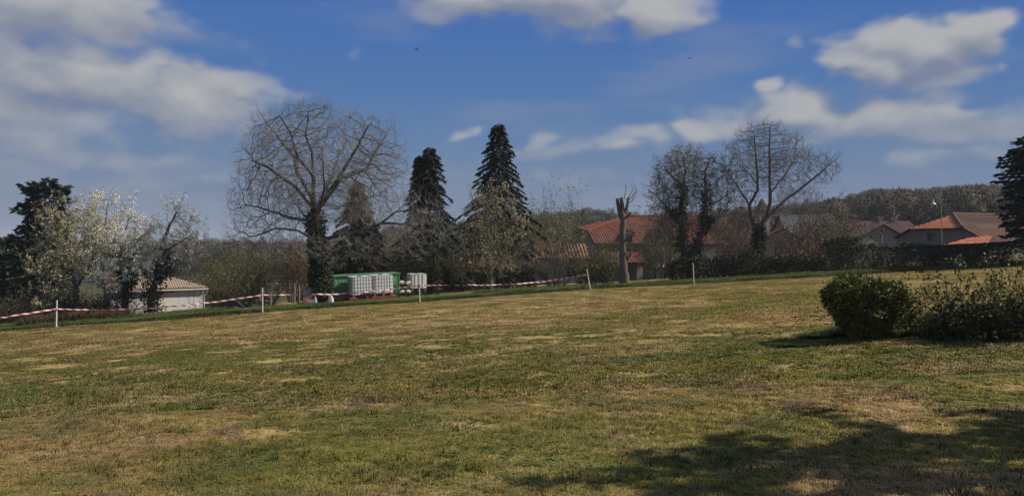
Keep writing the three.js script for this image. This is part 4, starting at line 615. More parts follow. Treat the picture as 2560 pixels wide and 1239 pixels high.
{ // the white shed
  const r = rngOf(340), th = 34 * Math.PI / 180, D = 49, c0 = onGround(506, D), base = c0, o = thing('shed', 'whitewashed plank shed with faded tile roof, half hidden by ivy', 'shed', base, th), w = 5.1, d = 3.2, hE = 2.24, hR = 2.86, e = 0.22;
  const rf = new GB(), k = (hR - hE) / (d / 2), yo = hE - k * e, hip = 1.9; // local: front wall from x=-w to 0
  tiles(rf, [[-w - e, yo, e], [e, yo, e], [-hip, hR, -d / 2], [-w - e, hR, -d / 2]], 0.14, 0.012, [[0.3, 0.235, 0.165], [0.33, 0.265, 0.19], [0.27, 0.205, 0.145], [0.32, 0.2, 0.14]], r, 0.05); tiles(rf, [[e, yo, e], [e, yo, -d - e], [-hip, hR, -d / 2]], 0.18, 0.018, [[0.32, 0.25, 0.17], [0.28, 0.21, 0.15]], r, 0.05); tiles(rf, [[e, yo, -d - e], [-w - e, yo, -d - e], [-w - e, hR, -d / 2], [-hip, hR, -d / 2]], 0.22, 0.035, OLDT, r);
  part('roof', rf, M.matt, o); solid('gutter', [[-w / 2, yo - 0.06, e + 0.04, w + 0.5, 0.09, 0.09]], [0.6, 0.58, 0.54], o, M.paint); const dp = new GB(); dp.tube([[0.22, yo - 0.06, e], [0.2, yo - 0.3, 0.1], [0.06, yo - 0.45, 0.05], [0.06, 0, 0.05]], [0.035, 0.035, 0.035, 0.035], 6, [0.55, 0.53, 0.5]); part('downpipe', dp, M.paint, o);
  const shades = [[0.6, 0.62, 0.62], [0.53, 0.55, 0.56], [0.64, 0.66, 0.65], [0.48, 0.5, 0.5]].map((cc) => { const g = new GB(); g.box(0, 0, 0, 0.118, hE + 0.25, 0.03, cc); return g.geo(); }), pw = 0.125;
  for (let x = -w + pw / 2, i = 0; x < -0.02; x += pw, i++) { if (x > -2.55 && x < -1.55) continue; const p = part('plank', shades[Math.floor(r() * 4)], M.matt, o); p.position.set(x, (hE - 0.2) / 2, 0.015 + r() * 0.012); p.rotation.z = (r() - 0.5) * 0.008; }
  for (let z = -d + pw / 2; z < -0.05; z += pw) { const p = part('plank', shades[Math.floor(r() * 4)], M.matt, o); p.rotation.y = Math.PI / 2; p.position.set(0.0 + r() * 0.012, (hE - 0.2) / 2, z); }
  const dr = solid('door', [[-2.05, 0.93, 0.02, 0.98, 2.0, 0.04]], [0.66, 0.64, 0.58], o, M.paint); solid('door_handle', [[-1.68, 0.8, 0.06, 0.04, 0.14, 0.04]], [0.2, 0.2, 0.2], dr);
  solid('frame', [[-w / 2, hE / 2 - 0.15, -0.06, w - 0.1, hE + 0.2, 0.06], [-0.08, hE / 2 - 0.15, -d / 2, 0.06, hE + 0.2, d - 0.2], [-w + 0.05, hE / 2 - 0.15, -d / 2, 0.06, hE + 0.2, d - 0.2]], [0.2, 0.18, 0.15], o);
}

// ───────────────────────── posts and barrier tape ─────────────────────────
const POSTS = [[-190, 28.6, 1.02, 0, 0, 'white fence post beyond the left edge of the frame'], [138, 31.5, 1.08, 0.03, 0, 'white fence post nearest the left edge, before the bramble thicket'], [655, 34.6, 1.1, 0.0, 0, 'white fence post beside the black tarpaulin heap'], [1049, 38.6, 0.66, -0.02, 0.05, 'short white fence post before the small caged tank'], [1476, 43, 1.12, -0.17, 0, 'white leaning fence post where the tape ends'], [1736, 44, 1.18, -0.06, 0, 'white fence post without tape before the ivy tree']];
const heads = POSTS.map(([px, D, h, lean, lz, label], i) => {
  const base = onGround(px, D), o = thing('fence_post', label, 'post', base, 0, 'white plastic fence posts'), white = [0.72, 0.71, 0.66];
  o.position.y += 0.03; const g = new GB(); g.tube([[0, -0.05, 0], [0, h * 0.5, 0], [0, h - 0.03, 0]], [0.029, 0.027, 0.024], 8, white); const c = new GB(); c.tube([[0, h - 0.035, 0], [0, h - 0.01, 0], [0, h, 0]], [0.031, 0.028, 0.008], 8, white); c.tube([[0.024, h * 0.62, 0], [0.05, h * 0.63, 0.01], [0.04, h * 0.68, 0.012]], [0.006, 0.006, 0.005], 5, white); c.tube([[0.024, h * 0.82, 0], [0.05, h * 0.83, 0.01], [0.04, h * 0.88, 0.012]], [0.006, 0.006, 0.005], 5, white);
  const f = new GB(); f.tube([[0, -0.3, 0], [0, 0.02, 0]], [0.004, 0.012], 5, [0.2, 0.2, 0.2]); f.box(0.05, 0.03, 0, 0.12, 0.02, 0.04, white);
  part('shaft', g, M.paint, o); part('cap_and_hooks', c, M.paint, o); part('foot', f, M.paint, o); o.rotation.z = -lean; o.rotation.x = lz; return base;
});
{
  const stripes = texOf(64, 16, (i, j) => ((i + j * 1.6) % 64 < 31 ? [0.42, 0.05, 0.06] : [0.7, 0.66, 0.64])); const mat = new THREE.MeshStandardMaterial({ map: stripes, roughness: 0.45, side: THREE.DoubleSide });
  const o = thing('barrier_tape', 'red and white striped barrier tape strung along the fence posts', 'tape', V(0, 0, 0));
  const spans = [[[-190, 806, 28.6], [-30, 797, 30], [138, 772, 31.5]], [[138, 772, 31.5], [260, 774, 32.2], [400, 768, 33], [530, 755, 33.9], [655, 737, 34.6]], [[655, 737, 34.6], [760, 736, 35.8], [870, 733, 36.9], [970, 723, 37.9], [1049, 713, 38.6]], [[1049, 713, 38.6], [1150, 712, 39.7], [1260, 711, 40.8], [1370, 702, 42], [1471, 685, 43]]];
  spans.forEach((sp, si) => {
    const cv = new THREE.CatmullRomCurve3(sp.map((a) => at(...a).add(V(0, 0, 0.035)))), n = 90, len = cv.getLength(), pos = [], uv = [], idx = [];
    for (let k = 0; k <= n; k++) { const t = k / n, p = cv.getPoint(t), tg = cv.getTangent(t), a = 0.5 * Math.sin(t * 9 + si) + 1.25 * sstep(0.35, 0.9, noise2(t * 4 + si * 7, 3)) * Math.sin(t * 21), side = V(0, 1, 0).cross(tg).normalize(), w = V(0, Math.cos(a), 0).addScaledVector(side, Math.sin(a)).multiplyScalar(0.03), fl = V(0, 0.012 * Math.sin(t * 37 + si), 0.02 * Math.sin(t * 23)).multiplyScalar(Math.sin(Math.PI * t)); p.add(fl); pos.push(p.x - w.x, p.y - w.y, p.z - w.z, p.x + w.x, p.y + w.y, p.z + w.z); uv.push(t * len / 0.34, 0, t * len / 0.34, 1); if (k) { const q = k * 2; idx.push(q - 2, q, q - 1, q - 1, q, q + 1); } }
    const g = new THREE.BufferGeometry(); g.setAttribute('position', new THREE.Float32BufferAttribute(pos, 3)); g.setAttribute('uv', new THREE.Float32BufferAttribute(uv, 2)); g.setIndex(idx); g.computeVertexNormals(); part('span', g, mat, o);
  });
  const loose = new GB(); for (const [px, py, D, dx, dy] of [[770, 736, 35.9, -0.05, 0.2], [775, 736, 35.9, 0.14, 0.1], [766, 736, 35.9, -0.12, -0.1], [777, 737, 36, 0.05, -0.14], [488, 761, 33.5, 0.01, -0.16], [395, 768, 33, -0.02, -0.12]]) { const p = at(px, py, D).add(V(0, 0, 0.04)); loose.poly([[p.x - 0.02, p.y, p.z], [p.x + 0.02, p.y, p.z], [p.x + dx + 0.012, p.y + dy, p.z + 0.05], [p.x + dx - 0.012, p.y + dy, p.z + 0.05]], [0.5, 0.04, 0.06]); } part('loose_end', loose, M.paint, o);
}

// ───────────────────────── tanks, trailer, cabin, heaps ─────────────────────────
const pxm = (D) => D / F;
function cageTank(label, base, turn, lift, o = {}) { // plastic tank in a tube cage on a pallet
  const t = thing('cage_tank', label, 'tank', base, turn, o.group), w = o.w ?? 1.13, h = o.h ?? 1.02, d = 1.0, y0 = lift + 0.14, body = new GB(), r = rngOf(o.seed ?? 5);
  const n = 5, white = o.col ?? [0.78, 0.78, 0.74], sh = new THREE.Shape(); const a = w / 2 - 0.03, b = d / 2 - 0.03, c = 0.09; sh.moveTo(-a + c, -b); sh.lineTo(a - c, -b); sh.quadraticCurveTo(a, -b, a, -b + c); sh.lineTo(a, b - c); sh.quadraticCurveTo(a, b, a - c, b); sh.lineTo(-a + c, b); sh.quadraticCurveTo(-a, b, -a, b - c); sh.lineTo(-a, -b + c); sh.quadraticCurveTo(-a, -b, -a + c, -b);
  const eg = new THREE.ExtrudeGeometry(sh, { depth: h - 0.1, bevelEnabled: true, bevelSize: 0.04, bevelThickness: 0.05, bevelSegments: 3, curveSegments: 5 }); eg.rotateX(-Math.PI / 2); eg.translate(0, y0 + 0.05, 0);
  part('tank_body', eg, new THREE.MeshStandardMaterial({ color: new THREE.Color().setRGB(...white), roughness: 0.5 }), t);
  const lid = new THREE.CylinderGeometry(0.1, 0.11, 0.06, 14); lid.translate(0, y0 + h + 0.03, 0); part('lid', lid, new THREE.MeshStandardMaterial({ color: 0x2a2a2a, roughness: 0.6 }), t);
  const steel = [0.24, 0.24, 0.235], hg = new GB(), hw = w / 2 + 0.012, hd = d / 2 + 0.012; hg.tube([[-hw, 0, hd], [hw, 0, hd], [hw, 0, -hd], [-hw, 0, -hd], [-hw, 0, hd]], [0.014, 0.014, 0.014, 0.014, 0.014], 4, steel); const hgeo = hg.geo(), vg = new GB(); vg.box(0, h / 2, 0, 0.015, h, 0.015, steel); const vgeo = vg.geo();
  if (!o.vertical) for (let k = 0; k <= n; k++) { const p = part('cage_hoop', hgeo, M.paint, t); p.position.y = y0 + 0.02 + (h - 0.03) * k / n; }
  else for (const f of [0, 1]) { const p = part('cage_hoop', hgeo, M.paint, t); p.position.y = y0 + 0.02 + (h - 0.03) * f; }
  const m = o.vertical ? 4 : 7; for (let k = 0; k <= m; k++) { const p = part('cage_upright', vgeo, M.paint, t); p.position.set(-w / 2 + w * k / m, y0, hd + 0.014); if (o.vertical) p.scale.x = 2; const q = part('cage_upright', vgeo, M.paint, t); q.position.set(-w / 2 + w * k / m, y0, -hd - 0.014); }
  for (let k = 1; k < 6; k++) for (const s of [-1, 1]) { const p = part('cage_upright', vgeo, M.paint, t); p.position.set(s * (hw + 0.014), y0, -d / 2 + d * k / 6); }
  const pl = new GB(); pl.box(0, lift + 0.12, 0, w, 0.03, d, [0.2, 0.19, 0.17]); for (const x of [-1, 0, 1]) pl.box(x * (w / 2 - 0.08), lift + 0.05, 0, 0.12, 0.1, d, [0.18, 0.17, 0.15]); part('pallet', pl, M.matt, t);
  const tap = new THREE.CylinderGeometry(0.04, 0.04, 0.14, 10); tap.rotateX(Math.PI / 2); tap.translate(0, y0 + 0.12, d / 2 + 0.03); part('tap', tap, new THREE.MeshStandardMaterial({ color: 0x222222, roughness: 0.5 }), t);
  return t;
}
{
  const th = 27 * Math.PI / 180, base = onGround(926, 45.2), ux = V(Math.cos(th), 0, -Math.sin(th)), uz = V(Math.sin(th), 0, Math.cos(th)), spot = (a, b, y = 0) => base.clone().addScaledVector(ux, a).addScaledVector(uz, b).add(V(0, y, 0));
  const slopeZ = Math.atan(0.05 * Math.cos(th) - 0.031 * Math.sin(th));
  const tr = thing('trailer', 'low red flatbed trailer carrying two caged tanks', 'trailer', base, th), red = [0.36, 0.045, 0.035], deck = new GB(); deck.box(0, 0.2, 0, 2.7, 0.07, 1.15, red); deck.box(0, 0.13, 0.42, 2.7, 0.1, 0.07, red); deck.box(0, 0.13, -0.42, 2.7, 0.1, 0.07, red); part('deck', deck, M.paint, tr);
  const bar = new GB(); bar.box(-1.75, 0.24, 0, 0.9, 0.08, 0.08, red); bar.box(-2.2, 0.14, 0, 0.08, 0.3, 0.08, [0.1, 0.1, 0.1]); part('drawbar', bar, M.paint, tr); const ax = new THREE.CylinderGeometry(0.03, 0.03, 1.5, 8); ax.rotateX(Math.PI / 2); ax.translate(-0.35, 0.22, 0); part('axle', ax, new THREE.MeshStandardMaterial({ color: 0x222222, roughness: 0.6 }), tr);
  for (const s of [1, -1]) { const w = new THREE.TorusGeometry(0.17, 0.075, 10, 24); const ty = part('tyre', w, new THREE.MeshStandardMaterial({ color: 0x17171a, roughness: 0.85 }), tr); ty.position.set(-0.35, 0.245, s * 0.7); const rm = new THREE.CylinderGeometry(0.13, 0.13, 0.07, 18); rm.rotateX(Math.PI / 2); part('rim', rm, new THREE.MeshStandardMaterial({ color: new THREE.Color().setRGB(0.34, 0.03, 0.03), roughness: 0.5 }), ty); const hub = new THREE.CylinderGeometry(0.045, 0.05, 0.1, 10); hub.rotateX(Math.PI / 2); part('hub', hub, new THREE.MeshStandardMaterial({ color: 0x552020, roughness: 0.5 }), ty); const mg = new THREE.TorusGeometry(0.29, 0.03, 6, 16, Math.PI); const mu = part('mudguard', mg, new THREE.MeshStandardMaterial({ color: 0x1c1c1c, roughness: 0.7 }), tr); mu.position.set(-0.35, 0.26, s * 0.7); mu.scale.z = 4; }
  tr.rotation.set(0, th, slopeZ, 'YXZ');
  const a = cageTank('white caged tank on the left half of the red trailer', spot(-0.6, 0, -0.03), th, 0.24, { group: 'caged tanks on the trailer', seed: 1 }), b = cageTank('white caged tank on the right half of the red trailer', spot(0.6, 0, 0.03), th, 0.24, { group: 'caged tanks on the trailer', seed: 2 });
  for (const q of [a, b]) q.rotation.set(0, th, slopeZ, 'YXZ');
  // green cabin behind
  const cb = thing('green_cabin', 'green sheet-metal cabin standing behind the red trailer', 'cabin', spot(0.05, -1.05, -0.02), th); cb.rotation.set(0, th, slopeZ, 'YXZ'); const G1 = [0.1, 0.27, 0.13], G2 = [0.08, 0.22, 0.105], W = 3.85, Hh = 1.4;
  const prof = (x0, x1) => { const g = new GB(); const m = Math.max(2, Math.round((x1 - x0) / 0.1)); for (let k = 0; k < m; k++) { const xa = lerp(x0, x1, k / m), xb = lerp(x0, x1, (k + 1) / m), za = (k % 2) * 0.012, zb = ((k + 1) % 2) * 0.012; g.poly([[xa, 0, za], [xb, 0, zb], [xb, Hh, zb], [xa, Hh, za]], G1); } return g; };
  const px = part('front_panel', prof(-W / 2, W / 2), M.paint, cb); px.position.z = 0.35; const back = part('back_panel', prof(-W / 2, W / 2), M.paint, cb); back.position.z = -0.9;
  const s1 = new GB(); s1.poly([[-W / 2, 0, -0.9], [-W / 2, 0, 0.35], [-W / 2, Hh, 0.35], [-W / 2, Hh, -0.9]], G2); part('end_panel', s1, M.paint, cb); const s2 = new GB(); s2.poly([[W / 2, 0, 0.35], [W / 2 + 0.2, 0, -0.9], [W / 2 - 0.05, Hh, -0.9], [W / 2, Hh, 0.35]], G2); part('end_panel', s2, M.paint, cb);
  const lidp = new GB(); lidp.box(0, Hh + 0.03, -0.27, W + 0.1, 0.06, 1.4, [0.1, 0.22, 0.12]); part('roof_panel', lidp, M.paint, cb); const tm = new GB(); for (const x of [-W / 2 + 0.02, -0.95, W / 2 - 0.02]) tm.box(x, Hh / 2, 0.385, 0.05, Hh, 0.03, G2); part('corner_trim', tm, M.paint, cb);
  cageTank('small white tank with dark uprights standing alone right of the cabin', onGround(1041, 47.5), 22 * Math.PI / 180, 0.4, { vertical: true, w: 0.92, h: 0.86, seed: 4 });
  const sd = thing('tank_stand', 'dark timber stand under the small white tank', 'stand', onGround(1041, 47.5), 22 * Math.PI / 180); for (const [x, z] of [[-0.4, 0.42], [0.4, 0.42], [-0.4, -0.42], [0.4, -0.42]]) solid('leg', [[x, 0.15, z, 0.09, 0.4, 0.09]], [0.06, 0.05, 0.045], sd); solid('beam', [[0, 0.37, 0.42, 0.98, 0.06, 0.1], [0, 0.37, -0.42, 0.98, 0.06, 0.1]], [0.06, 0.05, 0.045], sd);
  // hay-turner-like machine with pale blades
  const mc = thing('farm_machine', 'black metal frame with four pale paddle blades between cabin and small tank', 'machine', onGround(1011, 46.6), 0.3), blk = [0.04, 0.04, 0.042], fr = new GB(); fr.tube([[0.03, 0, 0], [0.03, 1.15, 0]], [0.035, 0.03], 7, blk); fr.tube([[-0.4, 0, 0.12], [-0.1, 0.4, 0.05], [0.03, 0.95, 0]], [0.025, 0.025, 0.025], 6, blk); fr.tube([[0.4, 0, -0.1], [0.2, 0.5, 0], [0.03, 0.95, 0]], [0.025, 0.025, 0.025], 6, blk); fr.box(0, 0.3, 0, 0.7, 0.06, 0.3, blk); fr.box(0.0, 1.16, 0, 0.06, 0.2, 0.06, blk); part('frame', fr, M.paint, mc);
  for (const [x, y, a2] of [[-0.17, 0.92, 2.9], [0.2, 0.88, 0.2], [-0.16, 0.36, 3.6], [0.22, 0.38, -0.4]]) { const bl = new THREE.SphereGeometry(0.11, 12, 8); bl.scale(1.5, 0.95, 0.22); const p = part('blade', bl, new THREE.MeshStandardMaterial({ color: new THREE.Color().setRGB(0.66, 0.65, 0.6), roughness: 0.5 }), mc); p.position.set(x, y, 0.06); p.rotation.set(0.2, 0.2, a2); const arm = new GB(); arm.tube([[0.03, y, 0.02], [x * 0.5, y, 0.03]], [0.018, 0.018], 5, blk); part('blade_arm', arm, M.paint, mc); }
}
function heap(name, label, px, D, w, h, d, cols, seed, o = {}) {
  const base = onGround(px, D), t = o.part ? null : null, g = new GB(), n = 34, ring = 12, r = rngOf(seed), m = new THREE.Mesh(), id = [];
  for (let j = 0; j <= ring; j++) for (let i = 0; i < n; i++) { const a = i / n * 6.283, q = j / ring, rr = q * (0.85 + 0.3 * noise2(Math.cos(a) * 2 + seed, Math.sin(a) * 2)), x = Math.cos(a) * w / 2 * rr, z = Math.sin(a) * d / 2 * rr, y = h * (1 - q ** (o.pow ?? 1.6)) * (0.7 + 0.6 * fbm2(x * 2.2 + seed, z * 2.2, 3)) + (fbm2(x * 9 + seed, z * 9, 2) - 0.5) * (o.rough ?? 0.06) - q * 0.08 + (o.fold ? 0.05 * Math.sin(a * 9 + noise2(q * 4, seed) * 5) * q : 0); id.push(g.v(x, y + groundY(base.x + x, base.z + z) - base.y, z, 0, 1, 0, vary(r, pick(r, cols), 0.14))); }
  for (let j = 0; j < ring; j++) for (let i = 0; i < n; i++) { const a = id[j * n + i], b = id[j * n + (i + 1) % n], c = id[(j + 1) * n + i], e = id[(j + 1) * n + (i + 1) % n]; g.i.push(a, b, c, b, e, c); }
  const ge = g.geo(); ge.computeVertexNormals(); m.geometry = ge; m.material = o.mat ?? M.matt; m.name = numbered(name); m.position.copy(base); m.userData = { label, category: o.cat ?? 'heap' }; m.castShadow = m.receiveShadow = true; scene.add(m); return m;
}
heap('tarpaulin_heap', 'black tarpaulin draped over a low heap near the shed', 583, 44, 2.4, 0.62, 1.5, [[0.028, 0.029, 0.034], [0.04, 0.041, 0.046]], 1, { fold: true, mat: new THREE.MeshStandardMaterial({ vertexColors: true, roughness: 0.85, side: THREE.DoubleSide }), pow: 1.2 });
heap('earth_heap', 'small reddish earth mound just left of the white post by the tarpaulin', 640, 43.5, 0.85, 0.3, 0.8, [[0.3, 0.19, 0.12], [0.25, 0.16, 0.1]], 2);
heap('sand_heap', 'long orange sand heap at the foot of the walnut, left side', 712, 43, 1.7, 0.26, 0.9, [[0.42, 0.26, 0.13], [0.36, 0.22, 0.11]], 3);
heap('rubble_heap', 'pinkish rubble heap under the grey board beside the walnut trunk', 770, 42.6, 0.75, 0.36, 0.6, [[0.36, 0.2, 0.13], [0.42, 0.26, 0.18], [0.3, 0.16, 0.1]], 4, { pow: 2.6, rough: 0.12 });
heap('stone', 'small tan stone lying before the black tarpaulin', 588, 42.6, 0.5, 0.17, 0.4, [[0.34, 0.25, 0.18]], 5, { cat: 'stone', pow: 2 });
{
  const b1 = thing('board', 'weathered grey board leaning over the rubble beside the walnut', 'board', onGround(773, 43.4), 0.25); const g = new GB(); g.box(0, 0.62, 0, 0.82, 0.42, 0.05, [0.3, 0.28, 0.27], ([x, y, z]) => [x, y + x * 0.16, z - y * 0.3]); part('sheet', g, M.matt, b1); const lg = new GB(); for (const x of [-0.36, 0.36]) lg.tube([[x, -0.05, 0.05], [x, 0.75, -0.22]], [0.03, 0.03], 6, [0.15, 0.12, 0.1]); part('prop', lg, M.matt, b1);
  const bag = (label, px, D, w, h, seed) => heap('white_sack', label, px, D, w, h, w * 0.7, [[0.66, 0.66, 0.66], [0.58, 0.58, 0.6]], seed, { cat: 'sack', pow: 4, rough: 0.1 });
  bag('small white sack at the left foot of the walnut trunk', 787, 42.4, 0.26, 0.34, 6); bag('white sack leaning by the left end of the green cabin', 826, 43.4, 0.38, 0.46, 7);
  const fp = (label, px, D, h) => { const o = thing('timber_post', label, 'post', onGround(px, D), 0.4, 'rough timber posts behind the tape'); const q = new GB(); q.tube([[0, -0.1, 0], [0.02, h * 0.5, 0], [0, h, 0.02]], [0.07, 0.065, 0.06], 7, [0.2, 0.175, 0.145]); part('shaft', q, M.bark, o); const c = new GB(); c.tube([[0, h - 0.005, 0.02], [0, h + 0.012, 0.02]], [0.061, 0.03], 7, [0.3, 0.25, 0.19]); part('top', c, M.bark, o); };
  fp('rough timber post just left of the white post by the tarpaulin', 647, 46, 0.85); fp('rough timber post right of the white post, behind the sand heap', 674, 46, 0.8); fp('pale timber post left of the rubble heap', 734, 45.6, 1.15); fp('grey timber post next to the rubble heap', 746, 46.2, 1.0);
  const rl = thing('plank_fence', 'low brown plank rails between two timber posts', 'fence', onGround(660, 46.1), 0.05); for (const y of [0.25, 0.5]) solid('rail', [[0, y, 0, 0.9, 0.12, 0.04]], [0.13, 0.085, 0.06], rl);
  const pole = thing('fallen_pole', 'pale stick lying across the black tarpaulin', 'stick', onGround(608, 43.3)); const pg = new GB(); const tp = at(588, 744, 43.3).sub(pole.position), bt = at(620, 768, 43).sub(pole.position); pg.tube([[tp.x, tp.y, tp.z + 0.5], [(tp.x + bt.x) / 2, (tp.y + bt.y) / 2 + 0.02, 0.6], [bt.x, 0.02, 0.6]], [0.02, 0.022, 0.018], 6, [0.42, 0.38, 0.33]); part('shaft', pg, M.bark, pole);
}
{ // street lamp, with its disc shade
  const D = 62, base = onGround(2357, D), o = thing('street_lamp', 'slim grey street lamp with pale hanging shade before the barn', 'lamp', base), L = (px, py) => { const q = at(px, py, D).sub(base); return [q.x, q.y, q.z]; }, g = new GB(), gr = [0.3, 0.3, 0.31]; const top = L(2352, 494);
  g.tube([[0, -0.1, 0], L(2356, 600), L(2354, 530), L(2352, 500)], [0.04, 0.034, 0.03, 0.026], 8, gr); part('pole', g, M.paint, o); const a = new GB(); a.tube([L(2352, 501), L(2350, 495), L(2344, 492), L(2336, 493)], [0.016, 0.014, 0.013, 0.012], 7, gr); part('arm', a, M.paint, o);
  const s = new THREE.LatheGeometry([[0.02, 0.42], [0.07, 0.38], [0.08, 0.2], [0.17, 0.12], [0.27, 0.02], [0.25, 0]].map(([x, y]) => new THREE.Vector2(x, y)), 18); const h = L(2334, 511); const sh = part('lamp_shade', s, new THREE.MeshStandardMaterial({ color: new THREE.Color().setRGB(0.62, 0.62, 0.62), roughness: 0.5, side: THREE.DoubleSide }), o); sh.position.set(...h); sh.scale.setScalar(0.8);
  const bulb = part('bulb', new THREE.SphereGeometry(0.08, 10, 8), new THREE.MeshStandardMaterial({ color: 0xd8d8d0, roughness: 0.3 }), sh); bulb.position.y = 0.06;
  const p2 = thing('wooden_pole', 'pale forked pole rising from the loose hedge', 'pole', onGround(2206, 54)); const B = p2.position, M2 = (px, py) => { const q = at(px, py, 54).sub(B); return [q.x, q.y, q.z]; }, pg = new GB(); pg.tube([[0, -0.1, 0], M2(2206, 620), M2(2206, 584)], [0.06, 0.055, 0.05], 7, [0.3, 0.28, 0.25]); part('shaft', pg, M.bark, p2); const br = new GB(); br.tube([M2(2206, 588), M2(2196, 576), M2(2182, 564)], [0.04, 0.03, 0.02], 6, [0.16, 0.13, 0.11]); part('prong', br, M.bark, p2);
}
for (const [px, py, D, label, s] of [[1041, 125, 55, 'tiny dark bird flying right of the walnut top, lower left of the top cloud', 0.28], [1723, 147, 60, 'tiny dark bird flying in the clear blue right of the top cloud', 0.26]]) {
  const o = thing('bird', label, 'bird', at(px, py, D), px * 0.01, 'birds in the sky'), blk = [0.03, 0.03, 0.035], b = new GB(); b.tube([[-0.5 * s, 0, 0], [-0.25 * s, 0.02 * s, 0], [0.1 * s, 0.02 * s, 0], [0.4 * s, 0.05 * s, 0], [0.52 * s, 0.04 * s, 0]].map((p) => p), [0.03 * s, 0.09 * s, 0.12 * s, 0.08 * s, 0.01 * s], 8, blk); part('body', b, M.matt, o);
  for (const q of [-1, 1]) { const w = new GB(); w.poly([[0.2 * s, 0.04 * s, 0], [-0.15 * s, 0.04 * s, 0], [-0.2 * s, 0.3 * s, q * 0.45 * s], [0.1 * s, 0.32 * s, q * 0.45 * s]], blk); w.poly([[0.1 * s, 0.32 * s, q * 0.45 * s], [-0.2 * s, 0.3 * s, q * 0.45 * s], [-0.3 * s, 0.2 * s, q * 0.95 * s]], blk); part('wing', w, M.matt, o); }
}

